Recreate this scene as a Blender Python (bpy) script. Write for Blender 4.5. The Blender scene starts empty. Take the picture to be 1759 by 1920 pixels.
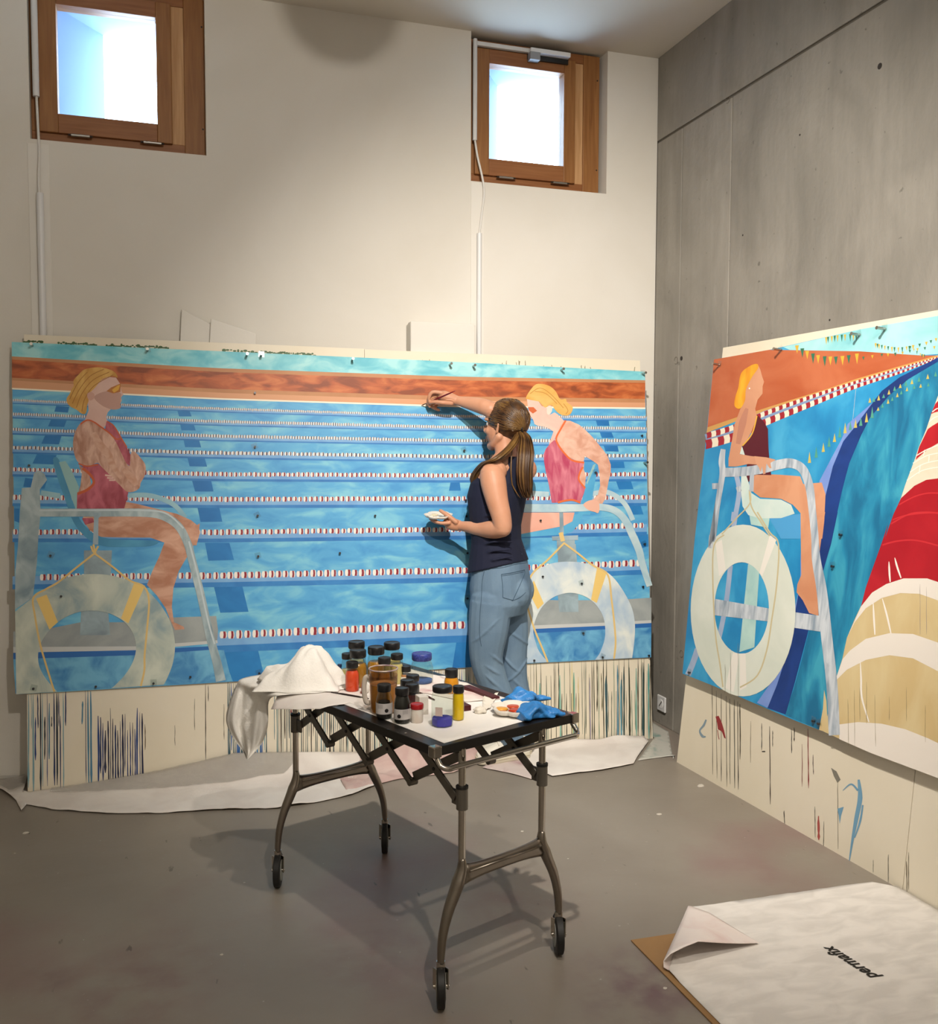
import bpy, bmesh, math, random
import numpy as np
from mathutils import Vector, Matrix, noise

random.seed(7)
scene = bpy.context.scene
COL = scene.collection
PI = math.pi

# ---------------------------------------------------------------- camera
CX, CY, FPX = 879.5, 960.0, 1780.15
CAM = np.array([-2.48976, -4.50956, 1.425])
YAW, PITCH, ROLL = -0.3137, -0.0612, 0.0027
def _rot():
    cy, sy, cp, sp = math.cos(YAW), math.sin(YAW), math.cos(PITCH), math.sin(PITCH)
    f = np.array([-sy*cp, cy*cp, sp]); r = np.array([cy, sy, 0.0]); u = np.cross(r, f)
    cr, sr = math.cos(ROLL), math.sin(ROLL)
    return np.array([r*cr+u*sr, -r*sr+u*cr, f])
RC = _rot()
cam_data = bpy.data.cameras.new('camera')
cam = bpy.data.objects.new('camera', cam_data); COL.objects.link(cam)
cam_data.sensor_fit = 'HORIZONTAL'; cam_data.sensor_width = 36.0
cam_data.lens = 36.0*FPX/1759.0
cam_data.clip_start = 0.05; cam_data.clip_end = 100
m = Matrix((( RC[0][0], RC[1][0], -RC[2][0], CAM[0]), (RC[0][1], RC[1][1], -RC[2][1], CAM[1]),
            (RC[0][2], RC[1][2], -RC[2][2], CAM[2]), (0, 0, 0, 1)))
cam.matrix_world = m
scene.camera = cam

# ---------------------------------------------------------------- world (overcast daylight) and exposure
world = bpy.data.worlds.new('world'); scene.world = world; world.use_nodes = True
wn = world.node_tree.nodes['Background']
wn.inputs['Color'].default_value = (0.66, 0.82, 1.0, 1); wn.inputs['Strength'].default_value = 9.0
scene.view_settings.view_transform = 'Standard'; scene.view_settings.look = 'None'
scene.view_settings.exposure = 1.0; scene.view_settings.gamma = 1.0
scene.view_settings.use_curve_mapping = False

# x, y, z, watts, aim point (None: straight down, wide), cone in degrees
LAMPS = [(-1.77, -2.90, 3.20, 310.0, (-0.22, -0.15, 0.80), 88), (-1.83, -4.45, 3.20, 92.0, None, 172), (-3.6, -5.4, 3.20, 12.0, None, 172)]  # last entry is an unseen lamp added for soft fill

# ---------------------------------------------------------------- geometry of the place from picture measurements
def ray(x, y):
    return RC.T @ np.array([(x-CX)/FPX, -(y-CY)/FPX, 1.0])
def onplane(x, y, n, d):
    n = np.asarray(n, float); r = ray(x, y); t = (d - n@CAM)/(n@r); return CAM + t*r
def onZ(x, y, z=0.0): return onplane(x, y, (0, 0, 1), z)
def onY(x, y, v=0.0): return onplane(x, y, (0, 1, 0), v)
def onX(x, y, v=0.0): return onplane(x, y, (1, 0, 0), v)
def depth(P): return float(RC[2] @ (np.asarray(P)-CAM))

# ---------------------------------------------------------------- colours and materials
def lin(c):
    if isinstance(c, str):
        c = c.lstrip('#'); c = [int(c[i:i+2], 16)/255 for i in (0, 2, 4)]
    return tuple((v/12.92 if v <= 0.04045 else ((v+0.055)/1.055)**2.4) for v in c[:3]) + (1.0,)
_mats = {}
def mat(name, c, rough=0.6, metal=0.0, c2=None, scale=8.0, stretch=(1, 1, 1), bump=0.0, bscale=60.0, spec=0.5,
        trans=0.0, ior=1.45, contrast=(0.35, 0.65), detail=5.0, emit=None, estr=0.0, coat=0.0, c3=None, alpha=1.0, subs=0.0):
    if name in _mats: return _mats[name]
    m = bpy.data.materials.new(name); m.use_nodes = True
    nt = m.node_tree; b = nt.nodes['Principled BSDF']; L = nt.links
    b.inputs['Base Color'].default_value = lin(c); b.inputs['Roughness'].default_value = rough
    b.inputs['Metallic'].default_value = metal; b.inputs['IOR'].default_value = ior
    b.inputs['Specular IOR Level'].default_value = spec
    b.inputs['Transmission Weight'].default_value = trans; b.inputs['Coat Weight'].default_value = coat
    b.inputs['Alpha'].default_value = alpha
    if subs: 
        b.inputs['Subsurface Weight'].default_value = subs; b.inputs['Subsurface Radius'].default_value = (0.02, 0.008, 0.004)
    if emit: b.inputs['Emission Color'].default_value = lin(emit); b.inputs['Emission Strength'].default_value = estr
    if c2 or bump:
        tc = nt.nodes.new('ShaderNodeTexCoord'); mp = nt.nodes.new('ShaderNodeMapping')
        mp.inputs['Scale'].default_value = stretch; L.new(tc.outputs['Object'], mp.inputs['Vector'])
    if c2:
        n = nt.nodes.new('ShaderNodeTexNoise'); n.inputs['Scale'].default_value = scale; n.inputs['Detail'].default_value = detail
        n.inputs['Distortion'].default_value = 0.6
        L.new(mp.outputs['Vector'], n.inputs['Vector'])
        r = nt.nodes.new('ShaderNodeValToRGB'); e = r.color_ramp.elements
        e[0].position, e[1].position = contrast; e[0].color = lin(c); e[1].color = lin(c2)
        if c3:
            k = e.new(0.5*(contrast[0]+contrast[1])); k.color = lin(c3)
        L.new(n.outputs['Fac'], r.inputs['Fac']); L.new(r.outputs['Color'], b.inputs['Base Color'])
    if bump:
        n2 = nt.nodes.new('ShaderNodeTexNoise'); n2.inputs['Scale'].default_value = bscale; n2.inputs['Detail'].default_value = 6
        L.new(mp.outputs['Vector'], n2.inputs['Vector'])
        bp = nt.nodes.new('ShaderNodeBump'); bp.inputs['Strength'].default_value = min(1, bump); bp.inputs['Distance'].default_value = 0.01
        L.new(n2.outputs['Fac'], bp.inputs['Height']); L.new(bp.outputs['Normal'], b.inputs['Normal'])
    _mats[name] = m
    return m
def P(hexc, rough=0.55, c2=None, scale=14, stretch=(1, 1, 1), c3=None, contrast=(0.35, 0.65)):   # paint
    return mat('paint_'+hexc.strip('#')+('_'+c2.strip('#')+str(scale) if c2 else ''), hexc, rough, c2=c2, scale=scale, stretch=stretch, c3=c3, contrast=contrast)
def glass(name, c='#ffffff', rough=0.03, base=0.04):
    """thin clear glass/plastic that lets lamp light pass: mix of transparent and glossy by Fresnel"""
    if name in _mats: return _mats[name]
    m = bpy.data.materials.new(name); m.use_nodes = True; nt = m.node_tree; L = nt.links
    nt.nodes.remove(nt.nodes['Principled BSDF']); out = nt.nodes['Material Output']
    t = nt.nodes.new('ShaderNodeBsdfTransparent'); t.inputs['Color'].default_value = lin(c)
    g = nt.nodes.new('ShaderNodeBsdfGlossy'); g.inputs['Roughness'].default_value = rough
    f = nt.nodes.new('ShaderNodeLayerWeight'); f.inputs['Blend'].default_value = 0.5
    pw = nt.nodes.new('ShaderNodeMath'); pw.operation = 'POWER'; pw.inputs[1].default_value = 4.0; L.new(f.outputs['Facing'], pw.inputs[0])
    ma = nt.nodes.new('ShaderNodeMath'); ma.operation = 'MULTIPLY_ADD'; ma.inputs[1].default_value = 0.45; ma.inputs[2].default_value = base; L.new(pw.outputs[0], ma.inputs[0])
    mx = nt.nodes.new('ShaderNodeMixShader')
    L.new(ma.outputs[0], mx.inputs[0]); L.new(t.outputs[0], mx.inputs[1]); L.new(g.outputs[0], mx.inputs[2]); L.new(mx.outputs[0], out.inputs[0])
    _mats[name] = m; return m

# ---------------------------------------------------------------- mesh helpers
class MB:
    """collects shapes; build() links them as one mesh object"""
    def __init__(s): s.v = []; s.f = []
    def add(s, vs, fs):
        n = len(s.v); s.v += [tuple(map(float, v)) for v in vs]; s.f += [tuple(i+n for i in f) for f in fs]; return s
    def box(s, x0, x1, y0, y1, z0, z1):
        vs = [(x, y, z) for z in (z0, z1) for y in (y0, y1) for x in (x0, x1)]
        return s.add(vs, [(0, 2, 3, 1), (4, 5, 7, 6), (0, 1, 5, 4), (2, 6, 7, 3), (0, 4, 6, 2), (1, 3, 7, 5)])
    def obox(s, c, ax, ay, az):
        c, ax, ay, az = (np.asarray(q, float) for q in (c, ax, ay, az))
        vs = [c+i*ax+j*ay+k*az for k in (-1, 1) for j in (-1, 1) for i in (-1, 1)]
        return s.add(vs, [(0, 2, 3, 1), (4, 5, 7, 6), (0, 1, 5, 4), (2, 6, 7, 3), (0, 4, 6, 2), (1, 3, 7, 5)])
    def bar(s, a, b, w, h, up=(0, 0, 1)):
        a, b, up = np.asarray(a, float), np.asarray(b, float), np.asarray(up, float)
        d = (b-a)/2; n = d/np.linalg.norm(d); sd = np.cross(n, up); sd /= np.linalg.norm(sd); u = np.cross(sd, n)
        return s.obox((a+b)/2, d, sd*w/2, u*h/2)
    def tube(s, pts, r, n=10, caps=True, ell=None):
        pts = [np.asarray(p, float) for p in pts]; k = len(pts)
        rs = r if hasattr(r, '__len__') else [r]*k
        base = len(s.v); prev = None; vs = []
        for i, p in enumerate(pts):
            t = pts[min(i+1, k-1)] - pts[max(i-1, 0)]; t = t/(np.linalg.norm(t)+1e-12)
            if prev is None:
                a = np.array([0, 0, 1.0]) if abs(t[2]) < 0.9 else np.array([1.0, 0, 0])
                u = np.cross(t, a)
            else: u = prev - t*(prev@t)
            u /= np.linalg.norm(u)+1e-12; w = np.cross(t, u); prev = u
            e = 1.0 if ell is None else ell
            for j in range(n):
                an = 2*PI*j/n; vs.append(p + rs[i]*(math.cos(an)*u + e*math.sin(an)*w))
        fs = [(i*n+j, i*n+(j+1) % n, (i+1)*n+(j+1) % n, (i+1)*n+j) for i in range(k-1) for j in range(n)]
        if caps: fs += [tuple(range(n-1, -1, -1)), tuple((k-1)*n+j for j in range(n))]
        return s.add(vs, fs)
    def lathe(s, prof, c=(0, 0, 0), n=28, flat=None):
        """profile [(r,z)], around vertical axis at c; flat = facets"""
        n = flat or n; vs = []; c = np.asarray(c, float)
        for r, z in prof:
            for j in range(n):
                a = 2*PI*j/n; vs.append(c + np.array([r*math.cos(a), r*math.sin(a), z]))
        k = len(prof)
        fs = [(i*n+j, i*n+(j+1) % n, (i+1)*n+(j+1) % n, (i+1)*n+j) for i in range(k-1) for j in range(n)]
        fs += [tuple(range(n-1, -1, -1)), tuple((k-1)*n+j for j in range(n))]
        return s.add(vs, fs)
    def loft(s, rings, caps=True):
        n = len(rings[0]); k = len(rings); vs = [v for r in rings for v in r]
        fs = [(i*n+j, i*n+(j+1) % n, (i+1)*n+(j+1) % n, (i+1)*n+j) for i in range(k-1) for j in range(n)]
        if caps: fs += [tuple(range(n-1, -1, -1)), tuple((k-1)*n+j for j in range(n))]
        return s.add(vs, fs)
    def sphere(s, c, r, nu=16, nv=10, R=None):
        c = np.asarray(c, float); r = np.array([r]*3 if not hasattr(r, '__len__') else r, float)
        R = np.eye(3) if R is None else np.asarray(R)
        rings = []
        for i in range(1, nv):
            t = PI*i/nv
            rings.append([c + R@(r*np.array([math.sin(t)*math.cos(2*PI*j/nu), math.sin(t)*math.sin(2*PI*j/nu), -math.cos(t)])) for j in range(nu)])
        vs = [v for q in rings for v in q] + [c+R@(r*np.array([0, 0, -1.0])), c+R@(r*np.array([0, 0, 1.0]))]
        k = len(rings); a, b = k*nu, k*nu+1
        fs = [(i*nu+j, i*nu+(j+1) % nu, (i+1)*nu+(j+1) % nu, (i+1)*nu+j) for i in range(k-1) for j in range(nu)]
        fs += [(a, (j+1) % nu, j) for j in range(nu)] + [(b, (k-1)*nu+j, (k-1)*nu+(j+1) % nu) for j in range(nu)]
        return s.add(vs, fs)
    def grid(s, rows):
        nr, nc = len(rows), len(rows[0])
        return s.add([v for r in rows for v in r], [(i*nc+j, i*nc+j+1, (i+1)*nc+j+1, (i+1)*nc+j) for i in range(nr-1) for j in range(nc-1)])
    def mesh(s, name):
        me = bpy.data.meshes.new(name); me.from_pydata(s.v, [], s.f); me.update(); return me
    def build(s, name, material, parent=None, smooth=False, bevel=0.0, solid=0.0, weld=False, loc=None):
        me = s.mesh(name); o = bpy.data.objects.new(name, me); COL.objects.link(o)
        if material: me.materials.append(material)
        bm = bmesh.new(); bm.from_mesh(me)
        if weld: bmesh.ops.remove_doubles(bm, verts=bm.verts, dist=1e-5)
        bmesh.ops.recalc_face_normals(bm, faces=bm.faces); bm.to_mesh(me); bm.free()
        if smooth:
            for p in me.polygons: p.use_smooth = True
            if smooth == 'auto': me.set_sharp_from_angle(angle=math.radians(40))
        if solid:
            md = o.modifiers.new('thickness', 'SOLIDIFY'); md.thickness = solid; md.offset = 0
        if bevel:
            md = o.modifiers.new('bevel', 'BEVEL'); md.width = bevel; md.segments = 2; md.limit_method = 'ANGLE'
        if parent is not None: o.parent = parent; o.matrix_parent_inverse = parent.matrix_world.inverted()
        if loc is not None: o.location = loc
        return o
def tag(o, label=None, cat=None, group=None, kind=None):
    if label: o['label'] = label
    if cat: o['category'] = cat
    if group: o['group'] = group
    if kind: o['kind'] = kind
    return o
def thing(name, label, cat, loc=(0, 0, 0), group=None):
    o = bpy.data.objects.new(name, None); COL.objects.link(o); o.location = [float(q) for q in loc]; o.empty_display_size = 0.05
    bpy.context.view_layer.update() if False else None
    o.matrix_world = Matrix.Translation(o.location)
    return tag(o, label, cat, group)
def struct(o, label=None): return tag(o, label, kind='structure')
def catmull(pts, closed=True, n=4):
    pts = [np.asarray(p, float) for p in pts]; k = len(pts); out = []
    rng = range(k) if closed else range(k-1)
    for i in rng:
        g = (lambda j: pts[j % k]) if closed else (lambda j: pts[min(max(j, 0), k-1)])
        p0, p1, p2, p3 = g(i-1), g(i), g(i+1), g(i+2)
        for q in range(n):
            t = q/n
            out.append(0.5*((2*p1)+(-p0+p2)*t+(2*p0-5*p1+4*p2-p3)*t*t+(-p0+3*p1-3*p2+p3)*t**3))
    if not closed: out.append(pts[-1])
    return out
def Zc(ox, oy, s):
    return lambda pts: [(ox+p[0]/s, oy+p[1]/s) for p in pts]
c5 = Zc(0, 580, 3.9089); c6 = Zc(0, 980, 3.4289); c7 = Zc(400, 600, 3.9089); d1 = Zc(940, 640, 4.8); d2 = Zc(840, 1020, 4.1738)
d3 = Zc(1270, 560, 3.5971); d4 = Zc(1240, 960, 3.3892); d5 = Zc(1160, 1380, 2.9366)
def stroke(pts, w, n=5):
    """polygon of a brush stroke along pts (measured points), width w or list"""
    pts = catmull(pts, False, n) if n > 1 else [np.asarray(p, float) for p in pts]
    k = len(pts); ws = np.interp(np.linspace(0, 1, k), np.linspace(0, 1, len(w)), w) if hasattr(w, '__len__') else [w]*k
    a, b = [], []
    for i in range(k):
        t = pts[min(i+1, k-1)]-pts[max(i-1, 0)]; t = t/(np.linalg.norm(t)+1e-9); nn = np.array([-t[1], t[0]])
        a.append(pts[i]+nn*ws[i]/2); b.append(pts[i]-nn*ws[i]/2)
    return a+b[::-1]
def ellipse(cx, cy, rx, ry, n=40, skew=0.0, a0=0, a1=2*PI):
    return [(cx+rx*math.cos(a0+(a1-a0)*i/n)+skew*math.sin(a0+(a1-a0)*i/n), cy+ry*math.sin(a0+(a1-a0)*i/n)) for i in range(n+(0 if a1-a0 > 6.28 else 1))]
# ================================================================ the room
H = 3.473
XL, YF = -5.6, -7.2
def nodes_of(m): return m.node_tree.nodes, m.node_tree.links
def floor_material():
    m = mat('floor_coat', '#7e756a', 0.42, c2='#8b8378', scale=1.6, detail=8, contrast=(0.3, 0.7), bump=0.06, bscale=30)
    N, L = nodes_of(m); b = N['Principled BSDF']; base = b.inputs['Base Color'].links[0].from_socket
    tc = N.new('ShaderNodeTexCoord')
    def layer(prev, scale, lo, hi, colr, fac, stretch=(1, 1, 1), det=6, loc=(0, 0, 0)):
        mp = N.new('ShaderNodeMapping'); mp.inputs['Scale'].default_value = stretch; mp.inputs['Location'].default_value = loc
        L.new(tc.outputs['Object'], mp.inputs['Vector'])
        n = N.new('ShaderNodeTexNoise'); n.inputs['Scale'].default_value = scale; n.inputs['Detail'].default_value = det
        L.new(mp.outputs['Vector'], n.inputs['Vector'])
        r = N.new('ShaderNodeMapRange'); r.inputs['From Min'].default_value = lo; r.inputs['From Max'].default_value = hi
        r.inputs['To Max'].default_value = fac
        L.new(n.outputs['Fac'], r.inputs['Value'])
        mx = N.new('ShaderNodeMix'); mx.data_type = 'RGBA'
        L.new(r.outputs[0], mx.inputs['Factor']); L.new(prev, mx.inputs['A']); mx.inputs['B'].default_value = lin(colr)
        return mx.outputs['Result']
    o = layer(base, 1.1, 0.55, 0.72, '#7b5558', 0.55, loc=(3.1, 1.2, 0))       # faint red pigment stains
    o = layer(o, 26, 0.70, 0.74, '#4d4741', 0.75, stretch=(1, 0.35, 1))            # scuffs
    o = layer(o, 60, 0.72, 0.75, '#c3bcb0', 0.5)                                   # pale specks
    geo = N.new('ShaderNodeNewGeometry')
    for (px, py, rad, colr, fac) in ((250, 1850, .34, '#6d4b4b', .55), (720, 1790, .30, '#6f5050', .5), (1210, 1850, .26, '#5f3c46', .8), (960, 1690, .30, '#755a58', .55), (85, 1835, .10, '#5f4040', .6), (1420, 1640, .25, '#8a7f74', .5)):
        c = onZ(px, py, 0); d = N.new('ShaderNodeVectorMath'); d.operation = 'DISTANCE'; d.inputs[1].default_value = tuple(c)
        n = N.new('ShaderNodeTexNoise'); n.inputs['Scale'].default_value = 9; n.inputs['Detail'].default_value = 9; L.new(geo.outputs['Position'], n.inputs['Vector'])
        L.new(geo.outputs['Position'], d.inputs[0])
        r = N.new('ShaderNodeMapRange'); r.inputs['From Min'].default_value = rad; r.inputs['From Max'].default_value = 0.0; L.new(d.outputs['Value'], r.inputs['Value'])
        q = N.new('ShaderNodeMapRange'); q.inputs['From Min'].default_value = .38; q.inputs['From Max'].default_value = .62; q.inputs['To Max'].default_value = fac; L.new(n.outputs['Fac'], q.inputs['Value'])
        mu = N.new('ShaderNodeMath'); mu.operation = 'MULTIPLY'; L.new(r.outputs[0], mu.inputs[0]); L.new(q.outputs[0], mu.inputs[1])
        mx = N.new('ShaderNodeMix'); mx.data_type = 'RGBA'; L.new(mu.outputs[0], mx.inputs['Factor']); L.new(o, mx.inputs['A']); mx.inputs['B'].default_value = lin(colr); o = mx.outputs['Result']
    L.new(o, b.inputs['Base Color']); return m
struct(MB().box(XL, 0.25, YF, 0.25, -0.12, 0.0).build('floor', floor_material()), 'worn grey coated concrete floor with red pigment stains')
plaster = mat('white_plaster', '#dad6ce', 0.85, bump=0.03, bscale=140, c2='#d3cec4', scale=1.2)
struct(MB().box(XL, 0.25, YF, 0.25, H, H+0.2).build('ceiling', mat('ceiling_plaster', '#d6d0c4', 0.9)), 'plain white plaster ceiling')
struct(MB().box(XL-0.2, XL, YF, 0.25, 0, H).build('wall_left', plaster), 'white plaster side wall')
struct(MB().box(XL-0.2, 0.25, YF-0.2, YF, 0, H).build('wall_front', plaster), 'white plaster wall opposite the windows')

# back wall with two recesses that reach the ceiling
W1 = (-2.996, -2.272); W2 = (-1.022, -0.290); WB = 2.760; RD = 0.055; WT = 0.25
wb = MB()
xs = [XL, W1[0], W1[1], W2[0], W2[1], 0.0]
wb.box(XL, 0.0, 0, WT, 0, WB)
for a, b_ in ((XL, W1[0]), (W1[1], W2[0]), (W2[1], 0.0)): wb.box(a, b_, 0, WT, WB, H)
wall_back = struct(wb.build('wall_back', plaster), 'tall white plaster wall with two high window recesses')

# right wall: cast concrete panels on a core
def concrete(name, a, b_, s):
    m = mat(name, a, 0.78, c2=b_, scale=3.2, stretch=(1, 1, 0.6), detail=12, contrast=(0.30, 0.66), bump=0.2, bscale=45)
    N, L = nodes_of(m); bs = N['Principled BSDF']; base = bs.inputs['Base Color'].links[0].from_socket
    tc = N.new('ShaderNodeTexCoord'); mp = N.new('ShaderNodeMapping'); mp.inputs['Scale'].default_value = (1, 9, 0.8); mp.inputs['Location'].default_value = (s, s*2, 0)
    L.new(tc.outputs['Object'], mp.inputs['Vector'])
    n = N.new('ShaderNodeTexNoise'); n.inputs['Scale'].default_value = 3; n.inputs['Detail'].default_value = 8; L.new(mp.outputs[0], n.inputs['Vector'])
    mx = N.new('ShaderNodeMix'); mx.data_type = 'RGBA'; mx.blend_type = 'OVERLAY'; mx.inputs['Factor'].default_value = 0.13
    L.new(base, mx.inputs['A']); L.new(n.outputs['Fac'], mx.inputs['B'])
    v = N.new('ShaderNodeTexNoise'); v.inputs['Scale'].default_value = 30; v.inputs['Detail'].default_value = 3; L.new(tc.outputs['Object'], v.inputs['Vector'])
    r = N.new('ShaderNodeMapRange'); r.inputs['From Min'].default_value = 0.69; r.inputs['From Max'].default_value = 0.74; r.inputs['To Max'].default_value = 0.55
    L.new(v.outputs['Fac'], r.inputs['Value'])
    m2 = N.new('ShaderNodeMix'); m2.data_type = 'RGBA'; m2.inputs['B'].default_value = lin('#4a463f')
    L.new(r.outputs[0], m2.inputs['Factor']); L.new(mx.outputs['Result'], m2.inputs['A'])
    L.new(m2.outputs['Result'], bs.inputs['Base Color']); return m
core = MB().box(0.006, 0.25, YF, 0.25, 0, H).build('wall_right', mat('joint_dark', '#5d574d', 0.9))  # darker core colour shows in the joints between panels
struct(core, 'bare cast concrete wall with formwork joints')
SEAM = 3.047
g = 0.004
panels = [(-0.253, 0.0, 0, SEAM), (-0.684, -0.253, 0, SEAM), (-2.95, -0.684, 0, SEAM), (-5.2, -2.95, 0, SEAM), (YF, -5.2, 0, SEAM), (-3.4, 0.0, SEAM, H), (YF, -3.4, SEAM, H)]
for i, (y0, y1, z0, z1) in enumerate(panels):
    cc = [('#7a766e', '#938e85'), ('#7d7971', '#969188'), ('#77736b', '#908b82')][i % 3]
    tp = 0.004 if z0 > 0 else 0.0
    q = MB().box(-tp, 0.02, y0+g, y1-g, z0+(0.005 if z0 else 0), z1-(0.005 if z1 < H else 0)).build('concrete_panel', concrete('concrete_%d' % i, cc[0], cc[1], i*1.7), core, bevel=0.003)
dark = mat('hole_dark', '#2e2a26', 0.9)
for (px, py) in ((1650, 124), (1278, 672), (1290, 1224), (1556, 600), (1500, 253), (1393, 441)):
    p = onX(px, py, 0); hm = MB()
    hm.tube([(-0.0012, p[1], p[2]), (0.004, p[1], p[2])], 0.011 if px in (1650, 1278, 1290) else 0.004, 14)
    hm.build('tie_hole', dark, core)
for (px, py) in ((1268, 676), (1340, 188), (1365, 186), (1278, 1226)):
    p = onX(px, py, 0); rg = MB()
    rg.tube([(-0.001, p[1]+0.016*math.cos(a), p[2]+0.018*math.sin(a)) for a in [2*PI*i/14 for i in range(13)]], 0.0012, 5)
    rg.build('formwork_ring', mat('ring_mark', '#6c665c', 0.9), core)

# vertical service-channel covers in the plaster (left and middle)
chan = mat('channel_paint', '#dcd8d0', 0.8)
struct(MB().box(-3.008, -2.925, -0.004, 0.01, 0.0, WB-0.02).build('trim_1', chan, bevel=0.001), 'narrow painted channel cover under the window far from the concrete wall')
struct(MB().box(-1.022, -0.952, -0.0035, 0.01, 0.0, WB-0.005).build('trim_2', chan, bevel=0.001), 'narrow painted channel cover under the window with a bar opener')

# ---------------------------------------------------------------- windows
wood = mat('window_wood', '#7d4f26', 0.5, c2='#9a6a3a', scale=5, stretch=(14, 6, 0.8), detail=6, contrast=(0.25, 0.75))
woodh = mat('window_wood_rail', '#7b4a24', 0.5, c2='#96633a', scale=5, stretch=(0.8, 6, 14), detail=6, contrast=(0.25, 0.75))
woodl = mat('window_wood_pale', '#b08355', 0.55, c2='#c4996c', scale=5, stretch=(14, 6, 0.8), detail=6)
steel = mat('brushed_steel', '#b9b6b0', 0.32, metal=1.0)
white_metal = mat('white_enamel', '#d8d8d8', 0.35)
pane = glass('window_glass', '#f4fbff')
reveal = mat('outside_reveal', '#8498b4', 0.8)
def window(n, x0, x1, label):
    w = x1-x0; z0, z1 = WB, H-0.012; yf = RD      # face of fixed frame
    fx = lambda t: x0+0.725*t if n == 1 else x0+0.712*t
    xe = fx(1.0)
    root = bpy.data.objects.new('window_%d' % n, None); COL.objects.link(root); struct(root, label); root['label'] = label
    root.location = (x0, yf, z0); root.matrix_world = Matrix.Translation(root.location)
    d = 0.07
    MB().box(x0, fx(0.875), yf, yf+d, z0, z0+0.052).build('bottom_rail', woodh, root, bevel=0.002)
    MB().box(x0, fx(0.875), yf, yf+d, z1-0.045, z1).build('top_rail', woodh, root, bevel=0.002)
    MB().box(x0, fx(0.05), yf, yf+d, z0+0.052, z1-0.045).build('frame_post', wood, root, bevel=0.002)
    MB().box(fx(0.80), fx(0.875), yf+0.004, yf+d, z0+0.052, z1-0.045).build('infill_strip', woodl, root, bevel=0.002)
    MB().box(fx(0.875), xe, yf-0.002, yf+d, z0, z1).build('side_board', wood, root, bevel=0.002)
    # sash, proud of the frame
    sx0, sx1, sz0, sz1 = fx(0.045), fx(0.80), z0+0.047, z1-0.045
    gx0, gx1, gz0, gz1 = fx(0.150), fx(0.712), z0+0.128, z0+0.588
    ys = yf-0.022
    sash = MB().box(sx0, gx0, ys, yf+0.05, sz0, sz1).build('sash', wood, root, bevel=0.003)
    MB().box(gx1, sx1, ys, yf+0.05, sz0, sz1).build('sash_stile', wood, sash, bevel=0.003)
    MB().box(gx0, gx1, ys+0.001, yf+0.05, sz0, gz0).build('sash_rail', woodh, sash, bevel=0.002)
    MB().box(gx0, gx1, ys+0.001, yf+0.05, gz1, sz1).build('sash_rail', woodh, sash, bevel=0.002)
    MB().box(gx0, gx1, yf+0.012, yf+0.020, gz0, gz1).build('pane', pane, sash)
    for t in (0.22, 0.63):
        h = MB().tube([(fx(t), ys-0.004, sz0-0.006), (fx(t)+0.075, ys-0.004, sz0-0.006)], 0.006, 10)
        h.build('hinge', steel, root, smooth='auto')
        MB().tube([(fx(t)-0.012, ys-0.004, sz0-0.006), (fx(t)+0.087, ys-0.004, sz0-0.006)], 0.0048, 8).build('hinge_pin', mat('hinge_dark', '#3a302a', 0.5, metal=0.6), root)
    for zz in (z0+0.13, z1-0.12):
        MB().tube([(xe-0.012, yf-0.0035, zz), (xe-0.012, yf, zz)], 0.004, 8).build('screw_hole', dark, root)
    # light shaft through the wall, splayed to the outside
    y1 = yf+0.05; y2 = y1+0.30
    a = [(gx0-0.03, y1, gz0-0.03), (gx1+0.03, y1, gz0-0.03), (gx1+0.03, y1, gz1+0.03), (gx0-0.03, y1, gz1+0.03)]
    b2 = [(gx0+0.17, y2, gz0-0.22), (gx1+0.30, y2, gz0-0.22), (gx1+0.30, y2, gz1+0.045), (gx0+0.17, y2, gz1+0.045)]  # unseen sill sloped down outward so daylight reaches up to the ceiling
    sh = MB(); sh.add(a+b2, [(0, 1, 5, 4), (1, 2, 6, 5), (2, 3, 7, 6), (3, 0, 4, 7)])
    sh.build('light_shaft', reveal, root, solid=0.01)
    # wall filling round the sash behind the frame
    MB().box(x0-0.05, xe+0.12, yf+d-0.01, yf+d+0.03, z0-0.05, gz0-0.025).box(x0-0.05, xe+0.12, yf+d-0.01, yf+d+0.03, gz1+0.025, H+0.1)\
        .box(x0-0.05, gx0-0.025, yf+d-0.01, yf+d+0.03, z0, H).box(gx1+0.025, xe+0.12, yf+d-0.01, yf+d+0.03, z0, H).build('wall_fill', plaster, root)
    return fx
fx1 = window(1, W1[0], W1[1], 'wooden window high above the painted lifeguard with folded arms')
fx2 = window(2, W2[0], W2[1], 'wooden window with a bar opener beside the concrete wall')

# cable conduits
cable = mat('white_cable', '#d6d3cd', 0.5)
c1_ = thing('cable_conduit', 'white conduit and cable hanging from the window that is far from the concrete wall', 'conduit', (-2.965, -0.02, 1.3))
x = -2.965
MB().tube([(x-0.006, 0.02, 2.945), (x-0.006, 0.02, H)], 0.0135, 14).build('tube', white_metal, c1_, smooth='auto')
MB().tube(catmull([(x-0.005, 0.02, 2.95), (x, 0.005, 2.80), (x+0.004, -0.012, 2.70), (x, -0.02, 2.6), (x+0.001, -0.022, 2.52)], False, 6), 0.0055, 8).build('cable', cable, c1_, smooth=True)
MB().tube([(x+0.003, -0.020, 1.25), (x+0.003, -0.020, 2.53)], 0.0145, 14).build('tube', steel if False else white_metal, c1_, smooth='auto')
x = -1.0
c2_ = thing('cable_conduit', 'white conduit and cable hanging from the window with a bar opener', 'conduit', (-1.0, -0.02, 1.3))
MB().tube([(x+0.002, 0.012, 2.96), (x+0.002, 0.012, H-0.03)], 0.011, 14).build('tube', white_metal, c2_, smooth='auto')
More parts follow.
